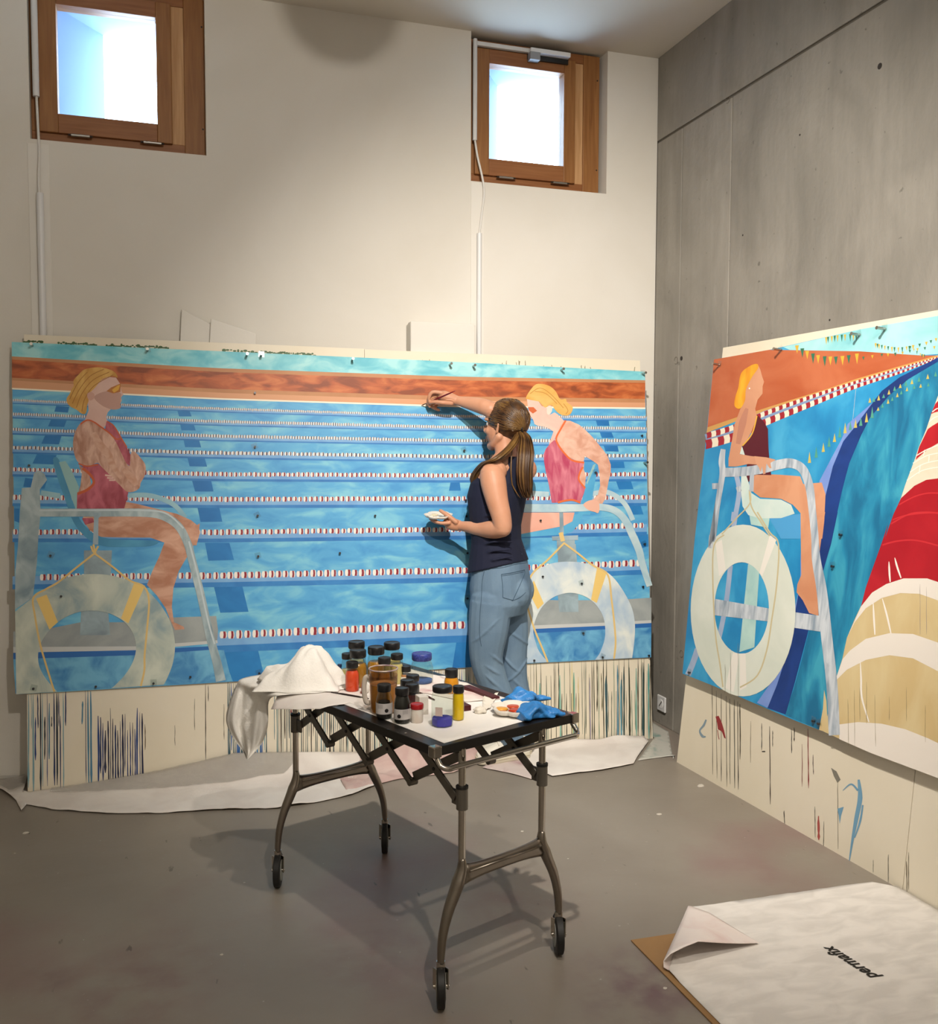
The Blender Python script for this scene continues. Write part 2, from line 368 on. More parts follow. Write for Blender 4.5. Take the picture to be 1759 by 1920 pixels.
MB().tube(catmull([(x+0.002, 0.012, 2.965), (x+0.012, 0.0, 2.88), (x+0.034, -0.015, 2.77), (x+0.04, -0.02, 2.70), (x+0.028, -0.022, 2.60), (x+0.016, -0.02, 2.50)], False, 6), 0.0055, 8).build('cable', cable, c2_, smooth=True)
MB().tube([(x+0.016, -0.022, 1.25), (x+0.016, -0.022, 2.505)], 0.012, 14).build('tube', white_metal, c2_, smooth='auto')
op = thing('window_opener', 'white bar opener fixed above the sash of the window beside the concrete wall', 'window opener', (-0.75, 0.01, 3.42))
MB().box(-0.985, -0.70, 0.018, 0.04, 3.420, 3.440).build('duct', white_metal, op, bevel=0.002)
MB().box(-0.715, -0.50, -0.012, 0.03, 3.412, 3.434).build('motor', white_metal, op, bevel=0.003)
MB().box(-0.718, -0.665, -0.014, 0.028, 3.376, 3.414).build('bracket', mat('grey_plastic', '#8b8d90', 0.4), op, bevel=0.002)
MB().box(-0.718, -0.50, 0.02, 0.033, 3.388, 3.414).build('chain_case', mat('black_plastic', '#1b1a19', 0.4), op)

# wall socket
so = onX(1243, 1319, 0); sk = thing('wall_socket', 'white square power socket low on the concrete wall', 'socket', (0, so[1], so[2]))
MB().box(-0.012, -0.002, so[1]-0.041, so[1]+0.041, so[2]-0.041, so[2]+0.041).build('plate', white_metal, sk, bevel=0.004)
MB().tube([(-0.0135, so[1], so[2]), (-0.012, so[1], so[2])], 0.024, 24).build('insert', mat('socket_insert', '#efefee', 0.25), sk, smooth='auto')
MB().bar((-0.0145, so[1]-0.012, so[2]+0.014), (-0.0145, so[1]+0.012, so[2]-0.014), 0.006, 0.002, (1, 0, 0)).build('slot', mat('slot_grey', '#6d6a66', 0.5), sk)

# ---------------------------------------------------------------- lamps (hang just above the picture; the last is added fill)
shade = mat('lamp_shell', '#2c2a28', 0.5, metal=0.4)
for i, (lx, ly, lz, pw, aim, cone) in enumerate(LAMPS):
    lab = ['black ball pendant lamp hanging above the paint table', 'black ball pendant lamp hanging on the side of the paint table away from the windows', 'added fill lamp in a black ball shell farthest from the concrete wall'][i]
    t = thing('pendant_lamp', lab, 'lamp', (lx, ly, lz), 'ball pendant lamps')
    r = 0.10
    prof = [(0.045, 0.012)]+[(r*math.sin(a), 0.10-r*math.cos(a)) for a in np.linspace(0.5, PI-0.05, 16)]
    MB().lathe(prof, (lx, ly, lz), 28).build('shell', shade, t, smooth='auto')
    MB().tube([(lx, ly, lz+0.19), (lx, ly, H)], 0.008, 10).build('rod', shade, t)
    MB().lathe([(0.05, H-lz-0.025), (0.05, H-lz)], (lx, ly, lz), 24).build('canopy', shade, t, smooth='auto')
    MB().lathe([(0.001, 0.002), (0.038, 0.006), (0.044, 0.011)], (lx, ly, lz), 24).build('diffuser', mat('lamp_glow', '#fff1dc', 0.5, emit='#ffe6c2', estr=8.0), t, smooth='auto')
    ld = bpy.data.lights.new('lamp_light', 'SPOT' if aim else 'POINT'); ld.energy = pw; ld.color = (1.0, 0.925, 0.83); ld.shadow_soft_size = 0.03
    if aim: ld.spot_size = math.radians(cone); ld.spot_blend = 1.0
    lo = bpy.data.objects.new('lamp_light', ld); COL.objects.link(lo); lo.location = (lx, ly, lz-0.01)
    if aim: lo.rotation_euler = (Vector(aim)-Vector((lx, ly, lz))).to_track_quat('-Z', 'Y').to_euler()
    lo.parent = t; lo.matrix_parent_inverse = t.matrix_world.inverted()
# ================================================================ leaning boards and paintings
N1 = np.array([.0357, 1, -.0925]); N1L = np.linalg.norm(N1); D1 = -.228-.0357*3.04
def b1(x, y, off=0.0): return onplane(x, y, N1, D1-off*N1L)        # point on the first board's face
n1 = -N1/N1L                                                      # its outward normal
N2 = np.array([1, .025, -.0918]); N2L = np.linalg.norm(N2); D2 = -.235-.025*.694
def b2(x, y, off=0.0): return onplane(x, y, N2, D2-off*N2L)
n2 = -N2/N2L
# the paper of the second painting hangs a little away from its board towards the bottom
Np2 = np.array([1, .025, -.0785]); Np2L = np.linalg.norm(Np2); Dp2 = -.2675-.025*.694
def p2(x, y, off=0.0): return onplane(x, y, Np2, Dp2-off*Np2L)
np2 = -Np2/Np2L
PO = 0.010                                                        # paper in front of board 1
def p1(x, y, off=0.0): return b1(x, y, PO+off)
cream = mat('board_cream', '#dbd1bb', 0.55, c2='#e0d7c4', scale=2)
def slab(name, poly, fn, nrm, th, material, parent=None, off=0.0):
    """flat board or sheet: measured outline on a plane, thickness th towards the back"""
    f = [fn(px, py, off) for px, py in poly]; bk = [q-nrm*th for q in f]; k = len(f)
    mb = MB().add(f+bk, [tuple(range(k)), tuple(range(2*k-1, k-1, -1))]+[(i, i+k, (i+1) % k+k, (i+1) % k) for i in range(k)])
    return mb.build(name, material, parent)
bd1 = thing('backing_board', 'cream backing board with blue paint drips at the far end from the concrete wall', 'board', b1(52, 1487))
slab('panel', [(45, 627), (683, 654), (699, 1430.7), (52, 1487)], b1, n1, 0.012, cream, bd1)
bd2 = thing('backing_board', 'cream backing board covered in green and dark paint drips behind the woman', 'board', b1(1224, 1385))
slab('panel', [(683.6, 655), (1200, 676), (1224, 1385), (699.6, 1430.6)], b1, n1, 0.012, cream, bd2)
bd3 = thing('backing_board', 'cream backing board leaning on the concrete wall with red and blue marks', 'board', b2(1269, 1429))
pr = b2(1760, 1709); pt_ = b2(1760, 561)
def b2e(Y, top):                                                   # extend the board past the picture edge
    lx = np.array([-.235-.025*(Y+.694), Y, 0.0]); 
    return lx
bl, tl = b2(1269, 1429), b2(1356, 652); e2 = np.array([0.004, -1.0, 0.0]); e2 = e2 - n2*(e2@n2); e2 /= np.linalg.norm(e2)
def quad(name, pts, nrm, th, m, parent):
    bk = [q-nrm*th for q in pts]; k = len(pts)
    return MB().add(list(pts)+bk, [tuple(range(k)), tuple(range(2*k-1, k-1, -1))]+[(i, i+k, (i+1) % k+k, (i+1) % k) for i in range(k)]).build(name, m, parent)
sA, sB = b2(1692, 1668), b2(1705, 1480)
slen = (b2(1692, 1668)-bl)@e2
quad('panel', [tl, tl+e2*(slen+(tl-bl)@(-e2)), bl+e2*slen, bl], n2, 0.012, cream, bd3)
bd4 = thing('backing_board', 'cream backing board beyond the dark seam beside the white fleece mat', 'board', bl+e2*(slen+0.003))
quad('panel', [tl+e2*(slen+(tl-bl)@(-e2)+.003), tl+e2*1.85, bl+e2*1.9, bl+e2*(slen+.003)], n2, 0.012, cream, bd4)

# ---- drips on the boards
def drips(board, fn, items, name='paint_drips'):
    by = {}
    for (x, ya, yb, w, c) in items: by.setdefault(c, []).append((x, ya, yb, w))
    for c, lst in by.items():
        mb = MB()
        for k, (x, ya, yb, w) in enumerate(lst):
            pts = []; n = 7; j = 0
            for i in range(n+1):
                t = i/n; j += random.uniform(-.35, .35)
                pts.append((x+j+(yb-ya)*0.006*t, ya+(yb-ya)*t, w*random.uniform(.6, 1.15)*(1.25 if i == n-1 else 1)*(0.4 if i in (0, n) else 1)))
            L_ = [fn(p[0]-p[2]/2, p[1], .0006+.00015*(k % 3)) for p in pts]; R_ = [fn(p[0]+p[2]/2, p[1], .0006+.00015*(k % 3)) for p in pts]
            mb.add(L_+R_, [(i, i+1, i+2+n, i+1+n) for i in range(n)])
        o = mb.build(name, P(c, 0.35), board); o['kind'] = 'stuff'
bb = lambda x: 1487-(x-52)*0.08703           # foot line of board 1
pb = lambda x: np.interp(x, [30, 120, 438, 885, 986, 1221], [1302, 1297, 1278, 1251, 1244, 1232.5])   # lower edge of painting 1
rnd = random.Random(3)
it = []
blues = ['#1f2f5c', '#26427d', '#4d7f9a', '#7da3ad', '#2a3440']
for x in list(np.arange(54, 125, 4.3)) + list(np.arange(155, 172, 5)):
    it.append((x+rnd.uniform(-1, 1), pb(x)+rnd.choice([0, 2, 20, 45]), bb(x)-rnd.choice([0, 0, 10, 60, 120]), rnd.uniform(1.2, 3.2), rnd.choice(blues)))
for x in np.arange(184, 268, 4.6):
    it.append((x, pb(x)+rnd.uniform(35, 80), bb(x)-rnd.choice([0, 0, 8, 25]), rnd.uniform(1.2, 3.8), rnd.choice(['#1f2f5c', '#24376e', '#2b2f4a', '#26427d'])))
it += [(385, pb(385)+2, 1427, 1.6, '#3a362f'), (390, pb(390)+4, 1315, 1.4, '#4a4a44'), (365, 1310, 1369, 1, '#6e6a5c'), (328, 1360, 1398, 1.2, '#5d574c'), (272, 1358, 1406, 1.6, '#5a4b3a'), (420, 1320, 1387, 1, '#5d574c')]
for x in np.arange(427, 500, 3.6):
    it.append((x, pb(x)+rnd.choice([0, 3]), 1437-rnd.choice([0, 0, 5, 30]), rnd.uniform(1.2, 3.4), rnd.choice(['#2f5f9c', '#3b7fb3', '#86a8ad', '#3f5b66', '#26427d'])))
for x in np.arange(515, 697, 3.8):
    it.append((x, pb(x)+1, bb(x)-rnd.choice([0, 2, 4, 20, 60]), rnd.uniform(0.9, 2.4), rnd.choice(['#3a4b52', '#4c5a58', '#5d7c88', '#7b8f8c', '#403a36', '#8c8f86'])))
it += [(546, 1322, 1344, 3, '#7d2430'), (572, 1410, 1418, 22, '#4e86a6')]
drips(bd1, b1, it)
it = []
for x in np.arange(702, 885, 3.9):
    it.append((x, pb(x)+1, bb(x)-rnd.choice([0, 2, 4, 20]), rnd.uniform(0.9, 2.6), rnd.choice(['#2f6f78', '#3c8a8c', '#3a4b52', '#8fb5ae', '#2f5f9c', '#44423c'])))
for x in np.arange(888, 1221, 4.7):
    it.append((x+rnd.uniform(-1.5, 1.5), pb(x)+rnd.choice([1, 1, 25, 60]), bb(x)-rnd.choice([0, 0, 3, 20, 60]), rnd.uniform(0.8, 2.0), rnd.choice(['#3b3a2e', '#4a4c3e', '#5c5d4c', '#6d6a50', '#8d9a86', '#344b40'])))
for x, w, c in ((1137, 4.5, '#4d6f78'), (1158, 3, '#4a7d94'), (1165, 5, '#6f9fae'), (1170, 3, '#2e5d66'), (1180, 2.5, '#3b3a2e'), (1193, 3, '#79a99c'), (1206, 3.5, '#2e4d52'), (1216, 3, '#3c8a86'), (1219, 2, '#3b3a2e'), (1106, 2.5, '#9a93a6'), (1084, 2, '#c9b98a'), (1072, 2, '#d2c490'), (1050, 3, '#7fb0a0'), (1076, 3, '#6fae98'), (1012, 3, '#7fb0a0')):
    it.append((x, pb(x)+rnd.uniform(0, 40), bb(x)-rnd.choice([0, 0, 6]), w, c))
for x in (742+200, 950, 968, 973, 975, 985, 1020, 1034, 1052, 1090, 1097, 1107, 1191, 792, 806):
    it.append((x, np.interp(x, [780, 1209], [672, 690])-rnd.uniform(-3, 5), np.interp(x, [780, 1209], [676, 698]), 1.4, '#7d7a60'))
drips(bd2, b1, it)
# dabs above painting 1
mb = MB()
for x in np.concatenate([np.linspace(46, 78, 9), np.linspace(110, 180, 16), np.linspace(200, 315, 34), np.linspace(420, 480, 10), np.linspace(490, 590, 26)]):
    y = np.interp(x, [22, 400, 850, 1209], [641, 658, 678, 697])-rnd.uniform(0, 3.5); w, h_ = rnd.uniform(1.5, 4), rnd.uniform(1, 3.2)
    mb.add([b1(px, py, .0007) for px, py in ellipse(x, y, w, h_, 8)], [tuple(range(8))])
o = mb.build('paint_dabs', P('#3f5f34', 0.5), bd1); o['kind'] = 'stuff'

it = []
bb2 = lambda x: 1429+.5706*(x-1269)
pb2 = lambda x: np.interp(x, [1280, 1334, 1390, 1452, 1490, 1535, 1632, 1759], [1262, 1285, 1308, 1334, 1350, 1367, 1411, 1459])
for x, ya, yb, w, c in ((1335, 1285, 1452, 1.1, '#4c4638'), (1343, 1295, 1460, 1, '#6c6554'), (1352, 1300, 1465, 1.2, '#3b372e'), (1362, 1305, 1475, 1.1, '#4c4638'), (1368, 1310, 1470, 1.4, '#5c5a4c'),
                        (1377, 1312, 1478, 2.0, '#5b5a50'), (1383, 1315, 1480, 1.5, '#3b372e'), (1387, 1320, 1424, 2.2, '#4c4638'), (1408, 1352, 1430, 1, '#6c6554'), (1428, 1356, 1407, 1.2, '#2f2b26'), (1443, 1362, 1508, 1.6, '#3b2f28'), (1449, 1370, 1400, 1.4, '#3b372e'),
                        (1484, 1366, 1412, 1.4, '#2f2b26'), (1489, 1364, 1390, 1.6, '#2f2b26'), (1504, 1395, 1475, 1.1, '#6e2020'), (1515, 1366, 1478, 1.7, '#7d1a22'), (1525, 1415, 1452, 1.3, '#4c3a3a'), (1571, 1465, 1592, 1, '#4c4638'), (1535, 1530, 1575, 4, '#a8504a'), (1528, 1512, 1570, 1.3, '#5b5a50'), (1545, 1540, 1590, 1.2, '#5b5a50'),
                        (1666, 1602, 1655, 1.2, '#3b372e'), (1638, 1612, 1636, 1, '#5b5a50'), (1470, 1520, 1545, 1.5, '#2f2b26'), (1540, 1585, 1587, 2, '#2f2b26'), (1432, 1408, 1410, 9, '#2f2b26')):
    it.append((x, ya, yb, w, c))
drips(bd3, b2, it)
def marks(board, fn, name, polys, c, off=.0008):
    for pl in polys: o = MB().add([fn(px, py, off) for px, py in pl], [tuple(range(len(pl)))]).build(name, P(c, .5), board)
    return o
marks(bd3, b2, 'red_mark', [d4([(345, 1300), (365, 1295), (385, 1340), (400, 1390), (410, 1440), (400, 1435), (385, 1395), (360, 1380), (355, 1340)]), stroke(d4([(358, 1385), (362, 1420), (368, 1445)]), 1.2)], '#8e2a2e')
marks(bd3, b2, 'grey_blue_mark', [stroke(d4([(285, 1320), (270, 1355), (245, 1390), (262, 1425), (283, 1428)]), [3, 4, 3, 5, 2])], '#7e93a0')
marks(bd3, b2, 'blue_mark', [stroke(d5([(1322, 240), (1330, 340), (1310, 450), (1290, 560), (1270, 690)]), [4, 9, 8, 5, 1.5]), stroke(d5([(1318, 300), (1280, 265), (1235, 300)]), [4, 3, 1]),
      d5([(1205, 400), (1240, 390), (1225, 440), (1218, 485), (1213, 440)]), stroke(d5([(1345, 380), (1330, 470), (1300, 560)]), [3, 4, 2])], '#6f9cb8')
marks(bd3, b2, 'charcoal_mark', [d5([(1170, 175), (1200, 195), (1222, 240), (1205, 258), (1185, 220)])], '#7b776c')
drips(bd4, b2, [(1704, 1598, 1668, 1.6, '#6b6250'), (1700, 1615, 1672, 2.2, '#7b7260')])

# ---------------------------------------------------------------- painted layers
STEP = 0.00004
class Canvas:
    def __init__(s, root, fn): s.root = root; s.fn = fn; s.k = 1
    def lay(s, name, polys, material, smooth=False, up=1, many=False):
        """one painted area (part of the painting)"""
        s.k += up; res = None; many = many or len(polys) > 60
        for i, pl in enumerate(polys):
            q = catmull(pl, True, 4) if smooth else pl
            if res is None or not many: mb = MB(); res = res or mb
            mb.add([s.fn(a[0], a[1], (s.k+(0 if many else .7*i/len(polys)))*STEP) for a in q], [tuple(range(len(q)))])
            if not many: o = mb.build(name, material, s.root)
        if many: o = mb.build(name, material, s.root); o['kind'] = 'stuff'
        return o
XK = [20, 400, 850, 1212]
def yk(*v): return lambda x: float(np.interp(x, XK, v))
topE = yk(641, 658, 678, 697)
botE = pb
def band(fa, fb, x0=22, x1=1214, n=24):
    xs = np.linspace(x0, x1, n+1)
    return [(x, fa(x)) for x in xs]+[(x, fb(x)) for x in xs[::-1]]
le = lambda y: np.interp(y, [641, 1302], [22, 30.5]); re_ = lambda y: np.interp(y, [697, 1233], [1209.5, 1221])
pt1 = thing('pool_painting', 'wide painting of two lifeguards on chairs by a pool with lane ropes', 'painting', p1(620, 1265))
paper = mat('painted_paper', '#e6e0d2', 0.6)
SE1 = [(474.5, 661.5), (477, 800), (482, 1000), (487, 1275)]; SE2 = [(868, 679.5), (870, 800), (872.5, 1000), (886, 1251)]
def edge(poly): return [tuple(q) for q in poly]
rt = [(xx, topE(xx)) for xx in (22, 250, 474)]; rb = [(xx, botE(xx)) for xx in (487, 438, 250, 120, 30.5)]
slab('paper_sheet', rt+[SE1[0], SE1[2], SE1[3]]+rb[1:], p1, n1, 0.0012, paper, pt1)
slab('paper_sheet', [(475, topE(475)), (683, topE(683)), (868, topE(868)), (872, 1000), (885.6, botE(885)), (700, botE(700)), (487.5, botE(487)), (482.6, 1000)], p1, n1, 0.0012, paper, pt1, off=0.0)
slab('paper_sheet', [(868.6, topE(868)), (1040, topE(1040)), (1209.5, 697), (1221, 1232.5), (1100, botE(1100)), (986, 1244), (886.3, botE(886)), (872.8, 1000)], p1, n1, 0.0012, paper, pt1)
cv = Canvas(pt1, p1)
full = [(x, topE(x)) for x in np.linspace(22, 1209.5, 12)]+[(1215, 960), (1221, 1232.5)]+[(x, botE(x)) for x in np.linspace(1221, 30.5, 14)][1:]
water1 = mat('paint_water', '#4896ce', 0.5, c2='#7fc4da', scale=8, stretch=(0.8, 1, 1.9), detail=13, contrast=(0.34, 0.68), c3='#5aa8d6')
cv.lay('painted_water', [full], water1)
sky = mat('paint_sky', '#5fb6c8', 0.5, c2='#a2dadd', scale=11, stretch=(.8, 1, 1.6), detail=11, c3='#7cc8d3')
cv.lay('painted_sky', [band(topE, yk(670, 692, 708, 715), 22.3, 1209.3)], sky)
tan = P('#b47d55', .55, '#c08a60', 6)
cv.lay('painted_ledge', [band(yk(668, 690, 706, 713), yk(728, 746, 761, 765), 22.3, 1210)], tan)
orange = mat('paint_wall', '#86401f', 0.5, c2='#c9733f', scale=13, stretch=(0.7, 1, 2.0), detail=13, contrast=(0.36, 0.66), c3='#b0582b')
cv.lay('painted_wall', [band(yk(674, 697, 713, 718), yk(708, 729, 743, 748), 22.3, 1210)], orange)
cv.lay('painted_kerb', [band(yk(713, 736, 751, 755), yk(728, 746, 761, 765), 22.3, 1210.2)], P('#d29a74', .55))
cv.lay('painted_waterline', [band(yk(727, 746, 760.5, 764), yk(730, 749, 763.5, 767), 22.5, 1210.2)], P('#efe6d4', .6))
# lane-marker tiles on the pool floor
tiles = [c5(t) for t in ([(412, 708), (508, 715), (498, 757), (398, 750)], [(375, 805), (490, 812), (470, 862), (352, 858)], [(330, 925), (450, 930), (432, 990), (303, 985)], [(270, 1062), (415, 1068), (390, 1138), (238, 1130)],
         [(185, 1235), (345, 1255), (325, 1315), (170, 1300)], [(104, 1460), (142, 1460), (142, 1565), (106, 1550)],
         [(1300, 742), (1390, 745), (1405, 785), (1313, 785)], [(1320, 838), (1420, 843), (1435, 888), (1330, 887)], [(1345, 955), (1460, 960), (1475, 1012), (1357, 1010)], [(1373, 1083), (1500, 1088), (1518, 1153), (1390, 1150)],
         [(1408, 1255), (1548, 1255), (1565, 1335), (1430, 1335)], [(1447, 1450), (1605, 1440), (1630, 1557), (1470, 1558)])]
tiles += [c6([(1318, 130), (1475, 130), (1505, 240), (1340, 245)]), [(401, 1099), (454, 1097), (466, 1147), (413, 1149)], [(410, 1207), (482, 1211), (497, 1274), (437, 1278)], [(858, 1190), (885, 1188), (886, 1250.5), (848, 1253)], [(845, 903), (862, 903), (864, 920), (842, 920)]]
tiles += [d1(t) for t in ([(850, 705), (965, 705), (975, 762), (865, 760)], [(883, 808), (990, 812), (1013, 868), (905, 870)], [(918, 928), (1045, 928), (1058, 993), (938, 990)], [(960, 1070), (1100, 1075), (1113, 1140), (990, 1140)],
          [(1030, 1250), (1165, 1250), (1190, 1330), (1060, 1333)], [(1115, 1470), (1250, 1465), (1280, 1558), (1155, 1560)], [(1225, 1740), (1322, 1735), (1326, 1845), (1262, 1862)])]
cv.lay('painted_lane_tile', tiles, P('#1f6db0', .5, '#2a7fc0', 7))
# lane ropes: pale reflection, dark line and beads
rows = [((750, 766, 780, 782), 4.6, 3.7, 5, 2.2), ((776, 790, 801, 803), 5.6, 4.3, 6, 2.4), ((805, 817.5, 826, 826), 6.2, 5.1, 7, 2.8), ((839, 849, 856, 854), 6.8, 7.6, 8, 3.4), ((880, 889, 891.6, 889), 8.0, 9.0, 9, 4.4),
        ((932.5, 936, 935, 932), 9.0, 9.9, 11, 5.6), ((997.5, 998, 992.7, 985), 10.0, 11.4, 12, 7), ((1083, 1079, 1070, 1055), 12.0, 13.0, 13, 9), ((1205, 1191, 1172, 1160), 14.0, 15.4, 20, 13)]
refl, dk = [], []
for (ys, bh, sp, go, lw) in rows:
    f = yk(*ys); x0 = 405 if bh > 13 else 23.5 
    x1 = 885 if bh > 13 else 1213
    refl.append(band(lambda x: f(x)-bh*.2, lambda x: f(x)+go, x0, x1)); dk.append(band(lambda x: f(x)+go, lambda x: f(x)+go+lw, x0, x1))
cv.lay('painted_rope_reflections', refl, P('#6f9fd2', .5, '#7fb0da', 9))
cv.lay('painted_lane_lines', dk, P('#2f74b8', .5, '#3c86c6', 9))
bead_w = P('#ece6dc', .55); bead_r = P('#8c2636', .55); bead_d = P('#4a3a50', .55)
for ri, (ys, bh, sp, go, lw) in enumerate(rows):
    f = yk(*ys); x0 = 412 if bh > 13 else (75 if ri == 7 else 24.5); x1 = 884 if bh > 13 else 1214
    x = x0; W_, R_ = [], []
    while x < x1-sp:
        h_ = bh*random.uniform(.85, 1.1); w = sp*random.uniform(.74, .9); y = f(x)+random.uniform(-.5, .5)
        c = [(x+w*.12, y-h_/2), (x+w*.85, y-h_/2), (x+w, y-h_*.2), (x+w, y+h_*.25), (x+w*.85, y+h_/2), (x+w*.12, y+h_/2), (x, y+h_*.2), (x, y-h_*.2)]
        W_.append(c); a0 = x+w*random.uniform(.42, .52); a1 = a0+w*random.uniform(.30, .4)
        R_.append([(a0, y-h_*.5), (a1, y-h_*.48), (a1+w*.06, y), (a1, y+h_*.48), (a0-w*.03, y+h_*.5), (a0+w*.05, y)])
        x += sp
    rope = cv.lay('painted_lane_rope', W_ if len(W_) > 60 else W_, bead_w, many=True)
    mb = MB()
    for q in R_: mb.add([p1(a[0], a[1], (cv.k+.5)*STEP) for a in q], [tuple(range(len(q)))])
    mb.build('bead_stripes', bead_r if ri > 3 else bead_d, rope)['kind'] = 'stuff'
# platform behind the rings
gray = P('#8f9798', .55, '#a3a9a8', 8)
cv.lay('painted_platform', [c6([(85, 700), (270, 690), (520, 640), (850, 640), (1100, 610), (1390, 600), (1402, 690), (1397, 756), (870, 800), (870, 822), (85, 835)]), d2([(600, 430), (860, 440), (1230, 440), (1440, 430), (1592, 420), (1592, 600), (1460, 612), (690, 650), (600, 660)])], gray)
cv.lay('painted_platform_edge', [c6([(85, 800), (870, 795), (1397, 756), (1400, 775), (870, 820), (85, 835)]), d2([(600, 640), (1230, 615), (1592, 596), (1592, 618), (1230, 640), (600, 668)])], P('#c2c5c4', .55))
cv.lay('painted_shade_line', [c6([(85, 837), (870, 820), (1340, 795), (1346, 818), (870, 852), (85, 878)]), d2([(600, 668), (1230, 640), (1592, 618), (1592, 652), (1230, 668), (600, 702)])], P('#2a66ac', .5))
cv.lay('painted_basin', [c6([(85, 878), (870, 852), (1346, 818), (1440, 820), (1490, 1020), (1055, 1042), (365, 1085), (100, 1100)]), d2([(600, 702), (1230, 668), (1592, 652), (1590, 884), (1140, 908), (600, 930)])], mat('paint_basin', '#377cb6', .5, c2='#70b2d4', scale=12, detail=11))
# chairs
frame = mat('paint_frame', '#7f959f', .55, c2='#b3c3c6', scale=16, stretch=(1, 1, .6), detail=9)
frame2 = mat('paint_frame_light', '#9fc0cf', .55, c2='#c9dadb', scale=7, detail=7)
cv.lay('painted_chair_back_rail', [stroke(c5([(300, 1345), (440, 1368)]), 10), stroke(c5([(940, 1365), (1080, 1362), (1200, 1395), (1290, 1445), (1360, 1530)]), 9)], P('#86b3c6', .55, '#9cc4cf', 8))
cv.lay('painted_chair_back_rail', [stroke(d1([(215, 1365), (430, 1378)]), 10), stroke(d1([(820, 1372), (900, 1358), (970, 1362), (1060, 1412), (1130, 1490), (1185, 1610)]), 9)], frame2)
cv.lay('painted_chair_post', [c5([(160, 1310), (225, 1305), (250, 1200), (285, 1180), (325, 1205), (345, 1250), (292, 1320), (297, 1500), (272, 1759), (130, 1759), (148, 1450)]), c6([(130, 0), (252, 0), (238, 250), (212, 480), (95, 560), (100, 300)])], frame)
cv.lay('painted_pedestal', [c6([(540, 178), (720, 178), (712, 345), (540, 345)]), c6([(522, 560), (695, 560), (708, 722), (514, 724)]), d1([(500, 1790), (662, 1790), (662, 1925), (505, 1925)]), d2([(860, 0), (1000, 0), (1012, 160), (862, 160)]), d2([(858, 385), (1020, 385), (1022, 532), (872, 532)])], P('#7f9098', .55, '#9fb3bb', 10))
cv.lay('painted_seat', [c5([(388, 1100), (430, 1098), (480, 1250), (552, 1460), (600, 1560), (690, 1645), (800, 1680), (1000, 1690), (1160, 1700), (1100, 1735), (900, 1740), (760, 1735), (640, 1680), (540, 1560), (480, 1400), (420, 1230)])], P('#3c83ad', .5, '#4f9ac0', 7), True)
cv.lay('painted_seat', [d1([(742, 1540), (705, 1640), (640, 1712), (560, 1740), (180, 1764), (180, 1730), (560, 1650), (660, 1560)]), d1([(855, 1095), (825, 1110), (770, 1255), (720, 1450), (690, 1560), (800, 1562), (832, 1330), (858, 1190)])], P('#4b9fce', .5, '#5fb0d6', 7))
cv.lay('painted_seat_lining', [c5([(432, 1120), (480, 1112), (525, 1180), (578, 1300), (572, 1455), (553, 1460), (482, 1260)]), d1([(850, 1100), (825, 1115), (765, 1270), (772, 1290), (835, 1150)])], P('#93bcbd', .55))
# lifeguard with folded arms
skinA = mat('paint_skin_left', '#a97964', .55, c2='#d6ae9b', scale=22, stretch=(1.8, 1, .7), detail=10)
skinP = P('#cfa79c', .55, '#d9b5a8', 9)
lg = cv.lay('painted_lifeguard', [c5([(600, 1460), (920, 1410), (1000, 1425), (1150, 1462), (1300, 1500), (1400, 1545), (1450, 1585), (1465, 1640), (1440, 1730), (1200, 1708), (1100, 1672), (900, 1672), (740, 1668), (660, 1620), (615, 1560)])], mat('paint_skin_leg', '#b07a60', .55, c2='#d2a48c', scale=16, stretch=(.7, 1, 1.4), detail=9))
cv.lay('painted_leg', [c6([(1060, 120), (1180, 60), (1285, 5), (1278, 70), (1255, 130), (1215, 200), (1185, 250), (1150, 310), (1115, 420), (1105, 540), (1118, 640), (1180, 668), (1187, 685), (1125, 690), (1095, 625), (1065, 550), (1010, 470), (945, 400), (980, 310), (1025, 215)])], _mats['paint_skin_leg'])
cv.lay('painted_neck_and_face', [c5([(700, 570), (740, 520), (790, 495), (850, 500), (880, 545), (888, 590), (905, 625), (887, 645), (892, 668), (882, 690), (886, 718), (860, 732), (812, 732), (790, 755), (778, 790), (790, 830), (760, 870), (700, 840), (620, 815), (650, 740), (645, 690), (640, 620)])], skinP)
cv.lay('painted_face_shade', [c5([(690, 640), (780, 600), (880, 612), (887, 645), (882, 690), (886, 718), (860, 732), (812, 732), (740, 700)])], P('#bd9487', .55), True)
cv.lay('painted_swimsuit', [c5([(575, 1130), (600, 1150), (720, 1130), (790, 1200), (850, 1250), (942, 1335), (925, 1410), (910, 1462), (563, 1462), (565, 1350), (640, 1330), (690, 1275), (670, 1220), (630, 1180)]), c5([(780, 820), (830, 850), (885, 940), (930, 1010), (957, 1065), (952, 1150), (915, 1120), (870, 1030), (830, 950), (770, 880)]), c5([(600, 1530), (680, 1530), (690, 1560), (625, 1580)])], mat('paint_suit', '#933947', .55, c2='#bf6473', scale=18, stretch=(1.5, 1, .6), detail=9))
cv.lay('painted_arms', [c5([(620, 812), (680, 818), (740, 862), (800, 905), (845, 965), (885, 1045), (925, 1125), (952, 1145), (958, 1062), (985, 1042), (1040, 1100), (1068, 1150), (1060, 1220), (1032, 1270), (1022, 1310), (980, 1336), (930, 1336), (880, 1290), (830, 1240), (780, 1190), (740, 1150), (715, 1125), (650, 1146), (575, 1122), (545, 1060), (535, 980), (550, 900), (585, 840)])], skinA, True)
cv.lay('painted_back', [c5([(578, 1140), (600, 1200), (590, 1290), (572, 1345), (640, 1320), (668, 1280), (660, 1230), (630, 1180)])], skinA)
